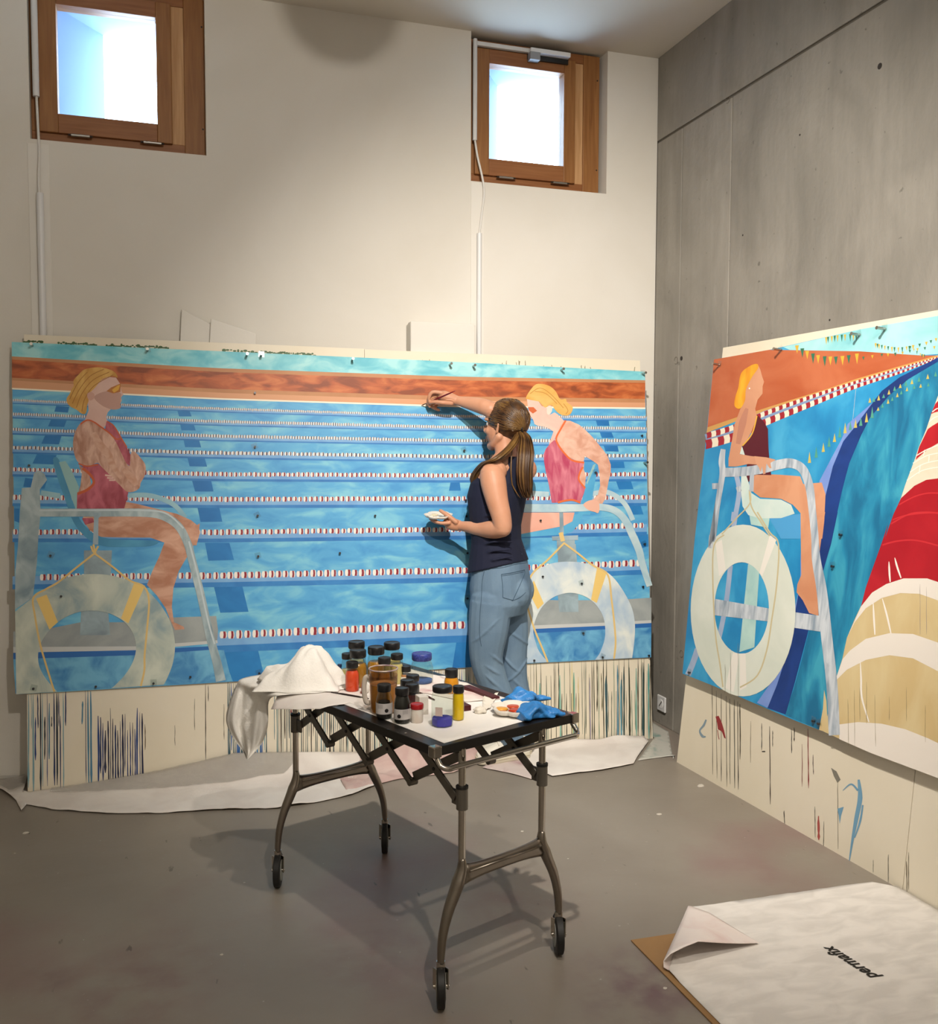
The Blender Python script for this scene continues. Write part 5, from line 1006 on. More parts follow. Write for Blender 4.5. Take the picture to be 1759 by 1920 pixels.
# tissue strip
s_ = clipgrid([tuple(onZ(x, y, TZ)[:2]) for x, y in [(905, 1310), (925, 1306), (935, 1300), (930, 1312), (920, 1330), (905, 1338)]], .012, lambda x, y: TZ+.004+.006*abs(nz(x, y, 60, 2)), 'tissue_strip', tis, .0006); tag(s_, 'torn white tissue strip lying between the maroon tray and the dish', 'tissue')

# ---------------------------------------------------------------- paper towels
tow = mat('paper_towel', '#f0ede7', .9, bump=.25, bscale=160)
def pile():
    c0 = tloc(onZ(572, 1293, TZ)); q = []
    M_, N_ = 40, 40; rows_ = []
    for i in range(M_+1):
        row = []
        for j in range(N_+1):
            x, y = i/M_*2-1, j/N_*2-1            # x along picture-right, y away
            rr = max(abs(x), abs(y)); a = math.atan2(y, x); edge_ = 1+.10*math.sin(3*a+.4)+.06*math.sin(7*a)
            px_ = x*.135*edge_; py_ = y*.10*edge_
            pxx = 572+x*75; prof_ = float(np.interp(pxx, [490, 498, 520, 545, 560, 570, 585, 602, 612, 622, 635, 645, 650], [.03, .045, .048, .059, .090, .110, .117, .117, .094, .060, .030, .010, .003]))
            yy = (y-.25)/(1.25 if y < .25 else .75); hgt = prof_*max(0, 1-abs(yy)**3.2)
            hgt += .006*math.sin(9*x+4*y)*(1-rr)+.004*math.sin(19*x-9*y)*(1-rr)+.005*abs(nz(px_, py_, 30, 7))
            hgt *= 1-.8*max(0, rr-.8)/.2
            row.append((px_, py_, max(.001, hgt)))
        rows_.append(row)
    return rows_
rgt = RC[0].copy(); rgt[2] = 0; rgt /= np.linalg.norm(rgt); fwd = np.array([-rgt[1], rgt[0], 0])
C0 = onZ(566, 1285, TZ+.003)
rows_ = [[C0+rgt*a+fwd*b_+np.array([0, 0, z+.003]) for a, b_, z in r_] for r_ in pile()]
o = MB().grid(rows_).build('paper_towel_pile', tow, smooth=True, solid=.001); tag(o, 'heaped white paper towel piled at the end of the table', 'paper towel')
# long towel that runs over the table end and hangs down to a point
rowsT = []
lt_ = [(640, 1262), (560, 1262), (500, 1264), (455, 1272), (443, 1285), (431, 1315), (424, 1350), (436, 1382), (455, 1408), (462, 1422)]
rt_ = [(655, 1292), (590, 1300), (535, 1303), (511, 1307), (503, 1320), (503, 1348), (499, 1375), (488, 1398), (473, 1415), (464, 1424)]
lq, rq = catmull(lt_, False, 5), catmull(rt_, False, 5); nT = len(lq)
dC = depth(T(.45, WO-.25, TZ))
for i in range(nT):
    row = []; t = i/(nT-1)
    for j in range(21):
        u = j/20; p = lq[i]*(1-u)+rq[i]*u
        if i < 12:
            P_ = onZ(p[0], p[1], TZ+.004); P_[2] += .004*abs(nz(P_[0], P_[1], 22, 1))
        else:
            hang = min(1, (i-12)/8); fold = .018*math.sin(u*11+t*5)+.010*math.sin(u*23-t*9)
            dd = (depth(onZ(p[0], p[1], TZ+.004))*(1-hang)+(dC+.055-.13*u-.02*t)*hang) if p[1] > 1262 and hang < 1 else dC+.055-.13*u-.02*t
            P_ = CAM+ray(p[0], p[1])*(dd+fold*hang)
        row.append(P_)
    rowsT.append(row)
o = MB().grid(rowsT).build('paper_towel', tow, smooth=True, solid=.001); tag(o, 'long paper towel hanging off the table end in a pointed fold', 'paper towel')
# ================================================================ cloths on the floor
fleece = mat('white_fleece', '#e0dad3', .9, c2='#d4ccc5', scale=6, detail=8, bump=.1, bscale=120)
def footline(x): return (D1-.0357*x)           # y of the first board's foot at world x
def fl_poly(l): return [tuple(onZ(x, y, 0)[:2]) for x, y in l]
front = fl_poly([(0, 1483), (18, 1494), (30, 1503), (40, 1523), (50, 1510), (100, 1520), (200, 1527), (300, 1526.5), (400, 1520.5), (520, 1517.5), (600, 1505), (660, 1492), (715, 1470)])
xa, xb = front[0][0], front[-1][0]
back_ = [(x, footline(x)-.006) for x in np.linspace(xb, -3.03, 14)]+[(-3.06, footline(-3.05)+.0), (-3.07, -.02), (xa-.02, -.03)]
def zleft(x, y):
    d = footline(x)-.006-y; a = np.interp(x, [-3.05, -2.85, -2.5, -2.2, -1.9, -1.6], [.0, .012, .045, .095, .075, .05])
    if x < -3.045: return .006+.02*abs(nz(x, y, 9, 1))
    return .004+a*math.exp(-abs(d/.075)**1.6)+.006*abs(nz(x, y, 7, 2))*min(1, d/.02+.2)+.010*max(0, nz(x, y, 12, 6))*(1 if d > .05 else 0)
o = clipgrid(front+back_, .028, zleft, 'dust_sheet', fleece, .0015); tag(o, 'long white dust sheet tucked against the foot of the wide board', 'dust sheet')
# clear film on its upper fold
film_m = glass('clear_film', '#f0f0ee', .12, .28)
fm = _mats['clear_film']; nt = fm.node_tree
tx = nt.nodes.new('ShaderNodeTexNoise'); tx.inputs['Scale'].default_value = 45; bp = nt.nodes.new('ShaderNodeBump'); bp.inputs['Strength'].default_value = 1; bp.inputs['Distance'].default_value = .02
nt.links.new(tx.outputs['Fac'], bp.inputs['Height'])
for n_ in nt.nodes:
    if n_.type == 'BSDF_GLOSSY': nt.links.new(bp.outputs['Normal'], n_.inputs['Normal'])
strip = [(x, footline(x)-.012) for x in np.linspace(-1.95, -2.95, 12)]+[(x, footline(x)-.012-w) for x, w in ((-2.95, .05), (-2.75, .09), (-2.5, .12), (-2.25, .13), (-2.0, .10), (-1.95, .05))]
o = clipgrid(strip, .018, lambda x, y: zleft(x, y)+.006+.006*abs(nz(x, y, 34, 3)), 'plastic_film', film_m, 0); tag(o, 'shiny crinkled clear film lying on the dust sheet', 'plastic film')
film2 = fl_poly([(0, 1466), (48, 1462), (51, 1478), (20, 1492), (0, 1484)])
o = clipgrid(film2, .02, lambda x, y: .022+.012*abs(nz(x, y, 30, 5)), 'plastic_film', film_m, 0); tag(o, 'small scrap of clear film bunched where the dust sheet meets the bare wall', 'plastic film')
rag = mat('pink_rag', '#b59590', .9, c2='#c9b3ab', scale=5, detail=8, bump=.12, bscale=90)
xr = lambda px, py: onZ(px, py, 0)[:2]
rp = [tuple(xr(*q)) for q in [(650, 1487), (700, 1474), (748, 1462), (800, 1456), (850, 1450), (893, 1434), (905, 1424)]]
rb_ = [(x, footline(x)-.012) for x in np.linspace(rp[-1][0], rp[0][0], 10)]
def zrag(x, y):
    d = footline(x)-y; c = math.exp(-((x+1.47)/.15)**2); e = min(1, max(0, (y-np.interp(x, [p[0] for p in rp], [p[1] for p in rp]))/.03))
    return .006+e*(.105*c*math.exp(-((d-.06)/.07)**2)+.045*math.exp(-((d-.06)/.08)**2)*math.exp(-((x+1.2)/.18)**2)+.022*abs(nz(x, y, 13, 4))+.015*abs(nz(x, y, 27, 8)))
o = clipgrid(rp+rb_, .014, zrag, 'floor_rag', rag, .003); tag(o, 'bunched pinkish rag on the floor behind the table', 'rag')
tipc = [tuple(xr(*q)) for q in [(905, 1441), (950, 1450), (985, 1459), (998, 1463), (1002, 1452), (1000, 1437), (985, 1424), (930, 1424)]]
o = clipgrid(tipc, .02, lambda x, y: .0035+.004*abs(nz(x, y, 16, 2)), 'floor_cloth', mat('stained_fleece', '#c6b8b2', .9, c2='#a88a8a', scale=8, contrast=(.5, .7)), .0012); tag(o, 'stained fleece scrap under the white sneakers', 'cloth')
fr = [tuple(xr(*q)) for q in [(1004, 1444), (1036, 1457.5), (1085, 1451), (1130, 1446), (1188, 1434), (1196, 1420), (1216, 1392)]]
bk = [(x, footline(x)-.01) for x in np.linspace(fr[-1][0], -.93, 10)]
o = clipgrid(fr+bk, .025, lambda x, y: .006+.022*math.exp(-((footline(x)-y)/.03)**2)*(1+.8*nz(x, y, 8, 1))+.004*abs(nz(x, y, 9, 3)), 'floor_fleece', fleece, .0015); tag(o, 'clean white fleece spread under the green dripped board', 'cloth')
cp = [tuple(xr(*q)) for q in [(1196, 1427), (1230, 1422), (1266, 1418)]]+[(-.235, -.66), (-.03, -.26), (-.02, -.03), (-.13, -.03), (-.15, -.33)]
o = clipgrid(cp, .03, lambda x, y: .003+.003*abs(nz(x, y, 12, 3)), 'plastic_sheet', mat('painty_plastic', '#b9b7ae', .3, c2='#7e9a90', scale=9, contrast=(.55, .7)), .001); tag(o, 'paint-smeared plastic sheet in the corner below the wall socket', 'plastic sheet')
# fleece mat with a folded corner over brown card
A = onZ(1183, 1765, 0); B_ = onZ(1334, 1920, 0); dL = (B_-A)/np.linalg.norm(B_-A)
C1 = onZ(1291, 1706, 0); C2 = onZ(1254, 1826, 0)
tr = onZ(1635, 1657, 0); dT = (tr-C1)/np.linalg.norm(tr-C1)
Aend = A+dL*1.0
def foot2(Y): return -.235-.025*(Y+.694)
card = [tuple(A[:2]), tuple((A+dT*.75)[:2]), tuple((A+dT*.85+dL*.7)[:2]), tuple((A+dL*.95)[:2])]
o = clipgrid(card, .2, lambda x, y: .0015, 'card_sheet', mat('brown_card', '#8d6b43', .7, c2='#967349', scale=5), .003, smooth=False); tag(o, 'brown card sheet showing under the folded corner of the fleece mat', 'card')
fm_ = mat('mat_fleece', '#dfdad4', .92, c2='#d0cbc5', scale=9, stretch=(1, 2.4, 1), detail=8, contrast=(.38, .62), bump=.08, bscale=140)
edgeT = [C1+(tr-C1)*t for t in np.linspace(0, 1, 24)]
poly = [tuple(C1[:2])]+[(p[0]+.0015*nz(p[0]*30, 0, 1, 1), p[1]+.004*nz(p[0], 0, 26, 1)) for p in edgeT[1:]]+[(foot2(-2.05)-.006, -2.05), (foot2(-2.95)-.006, -2.95)]
E_ = C2+dL*0.78
poly += [(E_[0]+.1, -2.95), tuple(E_[:2]), tuple(C2[:2])]
m_root = thing('fleece_mat', 'white fleece floor mat with a folded corner and black lettering', 'mat', C2)
ed = (C1-C2)/np.linalg.norm(C1-C2); en = np.array([-ed[1], ed[0], 0]); 
if en@(tr-C1) < 0: en = -en
def zmat(x, y):
    d = (np.array([x, y, 0])-C2)@en; s_ = (np.array([x, y, 0])-C2)@ed; L_ = np.linalg.norm(C1-C2)
    lift = .020*math.exp(-(d/.035)**2)*(1 if -.03 < s_ < L_+.03 else 0)*(.35+.65*(1-min(1, max(0, s_/L_))))
    return .0065+.0012*nz(x, y, 9, 2)+lift*.25
o = clipgrid(poly, .03, zmat, 'sheet', fm_, .0015, parent=m_root); o.parent = m_root; o.matrix_parent_inverse = m_root.matrix_world.inverted()
tip = onZ(1423, 1770, .01); rows_ = []
for i in range(15):                     # the folded flap: rolls over the crease and lies back on the mat
    t = i/14; a = C1*(1-t)+C2*t; row = []
    rad = .006+.022*t
    for j in range(17):
        u = j/16; p = a*(1-u)+tip*u
        ang = min(PI, u*PI*2.2*(.25/(.25+.0*t)))
        if u < .30:
            q = u/.30; p = a-en*rad*math.sin(q*PI)*.9; p = p*(1-q*q)+(a*(1-u)+tip*u)*q*q; z = .008+rad*(1-math.cos(q*PI))
        else:
            q = (u-.30)/.70; z = .008+2*rad*(1-q)**1.2+.004
        row.append((p[0], p[1], z+.002))
    rows_.append(row)
o = MB().grid(rows_).build('folded_corner', mat('mat_underside', '#e2d7d1', .92, c2='#d9c4bf', scale=11, contrast=(.45, .75)), m_root, smooth=True, solid=.0012)
# printed lettering
cu = bpy.data.curves.new('lettering', 'FONT'); cu.body = 'permafix'; cu.size = .058; cu.shear = .25; cu.offset = .0013; cu.extrude = .0; cu.space_character = 1.02; cu.align_x = 'CENTER'; cu.align_y = 'CENTER'
tob = bpy.data.objects.new('tmp_text', cu); COL.objects.link(tob)
dg = bpy.context.evaluated_depsgraph_get(); me = bpy.data.meshes.new_from_object(tob.evaluated_get(dg)); bpy.data.objects.remove(tob)
xs = [v.co.x for v in me.vertices]; sc = .182/(max(xs)-min(xs))
Pm = onZ(1595, 1804, .01); t0, t1 = onZ(1641, 1836, .01), onZ(1549, 1777, .01); dx = (t1-t0)/np.linalg.norm(t1-t0); dy = np.array([-dx[1], dx[0], 0])
for v in me.vertices:
    p = Pm+dx*v.co.x*sc+dy*v.co.y*sc*1.2; v.co = (p[0], p[1], .0098)
me.materials.append(mat('print_black', '#17140f', .7)); o = bpy.data.objects.new('lettering', me); COL.objects.link(o); o.parent = m_root; o.matrix_parent_inverse = m_root.matrix_world.inverted(); o['label'] = 'black printed word running across the mat'
# crumbs of dry paint and plaster on the floor
crumbs = mat('plaster_crumb', '#bdb6aa', .8)
for i, (px, py, r) in enumerate([(48, 1562, .012), (28, 1600, .004), (416, 1790, .006), (458, 1655, .004), (979, 1559, .007), (1236, 1527, .012), (1247, 1853, .006), (1315, 1474, .018), (1065, 1610, .004)]):
    c = onZ(px, py, 0); q = MB(); pts_ = [(c[0]+r*(.7+.5*random.random())*math.cos(a), c[1]+r*(.7+.5*random.random())*math.sin(a)*.8) for a in np.linspace(0, 2*PI, 8)[:-1]]
    q.loft([[(x, y, 0.0003) for x, y in pts_], [(c[0]+(x-c[0])*.8, c[1]+(y-c[1])*.8, r*.25) for x, y in pts_]]); o = q.build('paint_crumb', crumbs); tag(o, 'pale crumb of dried paint lying on the grey floor', 'crumb', 'crumbs on the floor')
# ================================================================ the painter
D0 = 4.38
def PP(x, y, d=0.0): return CAM+ray(x, y)*(D0+d)
FW = np.array([-.70, .71, 0]); FW /= np.linalg.norm(FW); SR = np.array([FW[1], -FW[0], 0])     # body facing, her right
ZV = np.array([0, 0, 1.0])
def ring(px, py, fb, lat, d=0.0, tilt=0.0, n=28, e=2.3, back=None, off=0.0):
    c = PP(px, py, d); out = []
    for j in range(n):
        a = 2*PI*j/n; ca, sa = math.cos(a), math.sin(a)
        f = abs(ca)**(2/e)*(1 if ca > 0 else -1); s_ = abs(sa)**(2/e)*(1 if sa > 0 else -1)
        fbb = fb if (ca > 0 or back is None) else back
        p = c+FW*(f*(fbb+off))+SR*(s_*(lat+off)); p = p+ZV*(-tilt*(f*fbb)); out.append(p)
    return out
def chain(mb, pts, n=14, ell=None, sub=4):
    """tapered limb with rounded ends through (px,py,d,r)"""
    q = catmull([np.array([*PP(p[0], p[1], p[2]), p[3]]) for p in pts], False, sub)
    P_ = [v[:3] for v in q]; R_ = [max(.002, v[3]) for v in q]
    mb.tube(P_, R_, n, ell=ell); mb.sphere(P_[0], R_[0]*.99, n, 8); mb.sphere(P_[-1], R_[-1]*.99, n, 8)
def wchain(mb, pts, n=12, sub=3):
    q = catmull([np.array([*p[0], p[1]]) for p in pts], False, sub)
    mb.tube([v[:3] for v in q], [max(.002, v[3]) for v in q], n); mb.sphere(q[0][:3], q[0][3]*.99, n, 8); mb.sphere(q[-1][:3], q[-1][3]*.99, n, 8)
def fuse(mb, name, material, vox, it=4, parent=None, post=None):
    me = mb.mesh(name); o = bpy.data.objects.new(name, me); COL.objects.link(o)
    md = o.modifiers.new('fuse', 'REMESH'); md.mode = 'VOXEL'; md.voxel_size = vox; md.use_smooth_shade = True
    md = o.modifiers.new('soft', 'SMOOTH'); md.iterations = it; md.factor = .5
    dg = bpy.context.evaluated_depsgraph_get(); m2 = bpy.data.meshes.new_from_object(o.evaluated_get(dg))
    o.modifiers.clear(); o.data = m2; bpy.data.meshes.remove(me)
    if post: post(m2)
    m2.materials.clear(); m2.materials.append(material)
    for p in m2.polygons: p.use_smooth = True
    if parent is not None: o.parent = parent; o.matrix_parent_inverse = parent.matrix_world.inverted()
    return o
skin = mat('skin', '#c08a6c', .5, c2='#c99578', scale=9, bump=.03, bscale=200, subs=.15)
# ---- head frame
HC = PP(947.5, 798, 0.0); FH = np.array([-.60, .80, 0.06]); FH /= np.linalg.norm(FH); LH = np.cross(ZV, FH); LH /= np.linalg.norm(LH); UH = np.cross(FH, LH)
HM = np.column_stack([FH, LH, UH])       # x forward, y left, z up
def HW(x, y, z): return HC+HM@np.array([x, y, z])
body = MB()
# torso
tors = [(938, 1150, .07, .12), (939, 1105, .108, .150), (936, 1070, .102, .140), (931, 1020, .088, .122), (930, 985, .090, .124), (931, 955, .100, .130), (932, 930, .112, .136), (937, 900, .100, .142), (943, 876, .080, .146), (947, 862, .058, .105), (949, 850, .047, .056), (946, 832, .046, .049), (944, 815, .045, .048), (945, 800, .04, .045)]
body.loft([ring(*t) for t in tors])
for (px, py, d, r) in ((985, 880, .10, .055), (930, 884, -.13, .05)): body.sphere(PP(px, py, d), r)
# head
body.sphere(HW(-.012, 0, .028), (.092, .073, .086), 28, 18, HM)
body.sphere(HW(.030, 0, -.028), (.062, .060, .082), 24, 16, HM)
body.sphere(HW(.066, 0, -.098), (.024, .028, .022), 18, 12, HM)
for s_ in (-1, 1):
    wchain(body, [(HW(-.005, s_*.054, -.052), .020), (HW(.03, s_*.042, -.088), .018), (HW(.06, s_*.018, -.10), .017)])
    body.sphere(HW(.058, s_*.036, -.028), (.026, .022, .022), 16, 10, HM)                # cheek
    body.sphere(HW(.070, s_*.030, .024), (.024, .026, .010), 16, 10, HM)                 # brow
    # ear: rim, lobe
    wchain(body, [(HW(-.004, s_*.072, -.030), .0075), (HW(-.010, s_*.077, -.012), .0055), (HW(-.014, s_*.078, .004), .0055), (HW(-.008, s_*.075, .013), .005), (HW(.004, s_*.072, .008), .0045), (HW(.004, s_*.070, -.010), .0045)], 10)
    body.sphere(HW(-.004, s_*.069, -.006), (.011, .005, .018), 12, 8, HM)
wchain(body, [(HW(.086, 0, .018), .0085), (HW(.099, 0, -.004), .0085), (HW(.110, 0, -.026), .0105), (HW(.098, 0, -.036), .009)])
for s_ in (-1, 1): body.sphere(HW(.097, s_*.010, -.033), (.009, .008, .007), 12, 8, HM)
body.sphere(HW(.090, 0, -.058), (.010, .022, .0065), 16, 8, HM); body.sphere(HW(.088, 0, -.070), (.010, .020, .0075), 16, 8, HM)
# left arm (bent, holds the little palette)
chain(body, [(923, 891, -.145, .057), (926, 909, -.16, .057), (932, 938, -.175, .050), (940, 968, -.185, .044), (943, 988, -.185, .041)], 32)
body.sphere(PP(938, 872, -.075), .040); body.sphere(PP(944, 866, -.04), .038)
chain(body, [(943, 990, -.185, .040), (925, 993, -.145, .041), (900, 992, -.095, .033), (878, 988, -.055, .026), (862, 986, -.03, .0215)], 32)
chain(body, [(862, 986, -.03, .0205), (849, 983, -.026, .0235), (839, 980, -.024, .0215)], 14, ell=1.25)
for i in range(4):
    dd = -.052+.020*i; k = (.9, 1.0, 1.02, .85)[i]
    chain(body, [(842, 980+(1.5-i)*.4, dd, .0092), (842-14*k, 981, dd+.002, .0088), (842-26*k, 978.5, dd+.004, .008), (842-35*k, 972.5, dd+.006, .007)], 10)
chain(body, [(855, 979, -.050, .0125), (844, 970, -.052, .0115), (834, 962.5, -.046, .0100), (826, 957.5, -.034, .0085)], 10)
# right arm (raised to the picture, holding the brush)
chain(body, [(972, 862, .115, .052), (957, 826, .085, .047), (938, 792, .035, .042), (920, 768, -.005, .0385)], 32)
chain(body, [(921, 768, -.005, .038), (905, 762, .015, .0375), (885, 757, .045, .032), (868, 753.5, .065, .0255), (856, 751, .078, .022)], 32)
chain(body, [(857, 751, .078, .021), (843, 747, .075, .026), (830, 742, .070, .0245)], 14, ell=1.1)
for ch in ([(829, 737, .052, .0105), (811, 735.5, .046, .0096), (804.5, 746, .050, .0086), (806, 757, .060, .0074)], [(828, 740, .070, .0105), (809, 740.5, .066, .0096), (803, 752, .070, .009), (806, 762, .074, .008)],
           [(830, 746, .086, .0100), (813, 750, .088, .0094), (808, 760, .090, .0086), (815, 766, .090, .0078)], [(834, 752, .096, .0090), (820, 758, .098, .0084), (816, 766, .098, .0076), (823, 769, .098, .007)],
           [(846, 756, .052, .0130), (830, 755, .040, .0112), (815, 753.5, .044, .0096), (807, 755, .052, .0080)]):
    chain(body, ch, 10)
# legs under the jeans
NL_ = [(921, 1130, -.075, .082), (916, 1180, -.075, .076), (912, 1232, -.065, .060), (923, 1275, -.05, .054), (937, 1310, -.035, .052), (952, 1360, .015, .044), (964, 1398, .050, .036), (969, 1408, .066, .033)]
FL_ = [(950, 1130, .070, .080), (957, 1185, .080, .070), (959, 1235, .085, .058), (963, 1275, .09, .052), (970, 1310, .095, .050), (978, 1360, .11, .044), (984, 1388, .125, .036), (986, 1396, .132, .033)]
chain(body, NL_, 16); chain(body, FL_, 16)
person = fuse(body, 'person', skin, .0032, 4)
tag(person, 'woman in a navy sleeveless top and blue jeans painting with a raised brush', 'person')
def pchild(o): o.parent = person; o.matrix_parent_inverse = person.matrix_world.inverted(); return o
# face details
for s_ in (-1, 1):
    MB().sphere(HW(.0705, s_*.030, .004), .0125, 16, 10, HM).build('eye', mat('eye_white', '#e6e0d8', .2), person, smooth=True)
    MB().sphere(HW(.0805, s_*.0305, .004), (.0042, .0058, .0058), 12, 8, HM).build('iris', mat('iris_brown', '#3a2416', .2), person, smooth=True)
    MB().tube([HW(.086, s_*.014, .022), HW(.087, s_*.030, .027), HW(.078, s_*.046, .023)], [.002, .0028, .0015], 8).build('eyebrow', mat('brow_brown', '#3b2819', .7), person, smooth=True)
    MB().tube([HW(.088, s_*.018, .008), HW(.0905, s_*.030, .012), HW(.084, s_*.044, .008)], [.001, .0018, .001], 6).build('eyelash', mat('lash_dark', '#1d130d', .7), person, smooth=True)
MB().sphere(HW(.0935, 0, -.059), (.008, .019, .0042), 16, 8, HM).sphere(HW(.0915, 0, -.0685), (.008, .017, .005), 16, 8, HM).build('lips', mat('lips', '#a9645a', .4), person, smooth=True)
# ---- clothes
navy_c = mat('navy_cotton', '#151a33', .85, bump=.1, bscale=25, c2='#11152a', scale=6)
topm = MB(); o_ = .007
tr_ = [(934, 1062, .112, .143), (932, 1040, .104, .135), (931, 1015, .098, .130), (930, 985, .099, .132), (931, 958, .110, .138), (932, 930, .123, .144), (936, 905, .112, .148), (943, 884, .090, .118), (947, 870, .072, .098), (949, 862, .058, .080), (949, 856, .050, .064)]
topm.loft([ring(a, b_, c, d_, off=o_+(.012 if b_ > 1050 else .007 if b_ > 1030 else 0), tilt=(.30 if b_ > 1030 else .12 if b_ > 1000 else 0)) for a, b_, c, d_ in tr_])
topm.sphere(PP(980, 884, .105), (.05, .05, .055))                        # strap over the raised shoulder blade
for q in range(7):                                                         # folds
    y = 950+q*17; chain(topm, [(890+q*2, y+8, -.09, .004), (925, y-2, -.155, .006), (960, y+10-3*q, -.15, .004)], 8)
fuse(topm, 'tank_top', navy_c, .004, 3, person)
denim = mat('denim', '#566f88', .85, c2='#7b93a6', scale=5, stretch=(1, 1, .6), detail=8, contrast=(.3, .75), bump=.12, bscale=220)
jm = MB()
jr = [(935, 1038, .104, .136), (937, 1066, .113, .150), (939, 1098, .124, .160), (940, 1128, .122, .160), (939, 1150, .098, .145)]
jm.loft([ring(a, b_, c, d_, off=.006, tilt=(.30 if b_ < 1080 else 0)) for a, b_, c, d_ in jr])
jm.sphere(PP(963, 1112, -.055), (.078, .078, .085)); jm.sphere(PP(972, 1106, .065), (.075, .075, .085))
def legc(l, add): return [(a, b_, c, r+add) for a, b_, c, r in l if b_ < (1401 if l is NL_ else 1392)]
chain(jm, legc(NL_, .016)[:-1]+[(962, 1394, .046, .055)], 18); chain(jm, legc(FL_, .015)[:-1]+[(983, 1384, .12, .053)], 18)
rw = random.Random(11)
for l, ys in ((NL_, [1172, 1226, 1246, 1262, 1290, 1352, 1380]), (FL_, [1190, 1232, 1254, 1284, 1345, 1372])):
    for y in ys:                                                            # rumples round knee and ankle
        cx_ = np.interp(y, [p[1] for p in l], [p[0] for p in l]); dd = np.interp(y, [p[1] for p in l], [p[2] for p in l]); r = np.interp(y, [p[1] for p in l], [p[3] for p in l])+.0145
        c = PP(cx_, y, dd); a0 = rw.uniform(-.6, .6)+math.atan2(-FW[1]*.2-.9, -.3); pts_ = []
        sl = rw.choice([-1, 1])*rw.uniform(.5, 1.1)
        for a in np.linspace(a0-1.2, a0+1.2, 9): pts_.append((c+np.array([math.cos(a)*r, math.sin(a)*r, sl*r*math.sin((a-a0)*1.3)]), max(.001, .0062*math.cos((a-a0)/1.2*1.45))))
        wchain(jm, pts_, 8, 2)
jeans = fuse(jm, 'jeans', denim, .004, 5, person)
# pocket, belt loops, seams laid on the jeans
from mathutils.bvhtree import BVHTree
dgx = bpy.context.evaluated_depsgraph_get(); bvh = BVHTree.FromObject(jeans, dgx)
def onjeans(px, py, lift=.0012):
    o0 = Vector(CAM); r_ = Vector(ray(px, py)).normalized(); h = bvh.ray_cast(o0, r_)
    return np.array(h[0])-np.array(r_)*lift if h[0] is not None else PP(px, py, -.12)
seam_m = mat('denim_seam', '#3d5468', .85); 
def seam_l(pts_, r=.0013, name='seam', m_=seam_m):
    q = catmull([np.array(p, float) for p in pts_], False, 8); MB().tube([onjeans(a[0], a[1]) for a in q], r, 6).build(name, m_, jeans, smooth=True)
d2p = lambda l: d2(l)
seam_l(d2p([(418, 238), (500, 225), (600, 203)])); seam_l(d2p([(418, 238), (428, 330), (430, 418)])); seam_l(d2p([(430, 418), (470, 430), (508, 440)])); seam_l(d2p([(508, 440), (560, 330), (598, 240)])); seam_l(d2p([(600, 203), (602, 222), (598, 240)])); seam_l(d2p([(420, 250), (500, 237), (600, 216)]), .0008)
seam_l(d2p([(290, 190), (268, 290), (262, 420), (250, 560), (247, 700), (262, 800)]), .0012); seam_l(d2p([(300, 195), (420, 185), (520, 160), (620, 145)]), .0012); seam_l(d2p([(608, 380), (560, 420), (500, 445)]), .001)
for (a, b_) in (((395, 128), (398, 160)), ((575, 75), (578, 120))):
    seam_l(d2p([a, b_]), .0032, 'belt_loop', denim)
# shoes
def shoe(heel, toe, name, toe_lift=0.0):
    heel, toe = np.asarray(heel, float), np.asarray(toe, float); L_ = np.linalg.norm(toe-heel); u = (toe-heel)/L_; w = np.array([-u[1], u[0], 0])
    wh = mat('white_leather', '#d4cfc2', .5, bump=.05, bscale=60); sole_m = mat('cream_sole', '#c8c0ac', .6)
    def outl(k=1.0): 
        ts = [0, .04, .14, .32, .5, .68, .82, .93, .985, 1.0]; hw = [.012, .030, .036, .034, .038, .045, .045, .035, .02, .006]
        Lf = [heel+u*L_*t+w*h_*k for t, h_ in zip(ts, hw)]; Rt = [heel+u*L_*t-w*h_*k for t, h_ in zip(ts, hw)]
        return Lf+Rt[::-1]
    z0 = .006
    so_ = MB().loft([[p+ZV*z0 for p in outl(.97)], [p+ZV*(z0+.004) for p in outl(1.03)], [p+ZV*(z0+.026) for p in outl(1.03)], [p+ZV*(z0+.030) for p in outl(.98)]])
    root = so_.build(name, sole_m, person, smooth='auto'); root.name = name
    MB().tube([p+ZV*(z0+.016)+0*u for p in outl(1.045)]+[outl(1.045)[0]+ZV*(z0+.016)], .0012, 6, caps=False).build('sole_line', mat('sole_line', '#a59a80', .6), root)
    up = MB(); ts = np.linspace(0.02, .985, 14); rings = []
    for t in ts:
        hw = np.interp(t, [0, .04, .14, .32, .5, .68, .82, .93, 1.0], [.018, .028, .034, .032, .036, .043, .043, .033, .01]); ht = np.interp(t, [0, .1, .28, .40, .55, .72, .88, 1], [.075, .085, .080, .083, .068, .050, .036, .020])
        rings.append([heel+u*L_*t+w*hw*math.cos(a)*(1 if math.sin(a) < .3 else .86)+ZV*(z0+.026+max(0, (math.sin(a)+.0))*ht*1.0-.004*(math.sin(a) < 0)) for a in np.linspace(0, 2*PI, 19)[:-1]])
    up.loft(rings); upo = fuse(up, 'upper', wh, .003, 2); upo.parent = root; upo.matrix_parent_inverse = root.matrix_world.inverted()
    for i, t in enumerate((.40, .47, .54, .61)):
        ht = np.interp(t, [.28, .40, .55, .72], [.080, .083, .068, .050])+z0+.027; c = heel+u*L_*t+ZV*ht
        MB().tube([c+w*.022-ZV*.012, c+w*.012+ZV*.001, c+ZV*.004, c-w*.012+ZV*.001, c-w*.022-ZV*.012], .0026, 8).build('lace', mat('white_lace', '#ddd8cc', .7), root, smooth=True)
    return root
hn, tn = onZ(993, 1421, 0), onZ(893, 1434, 0); shoe(hn+np.array([0, .006, 0]), tn+np.array([0, .004, 0]), 'sneaker')
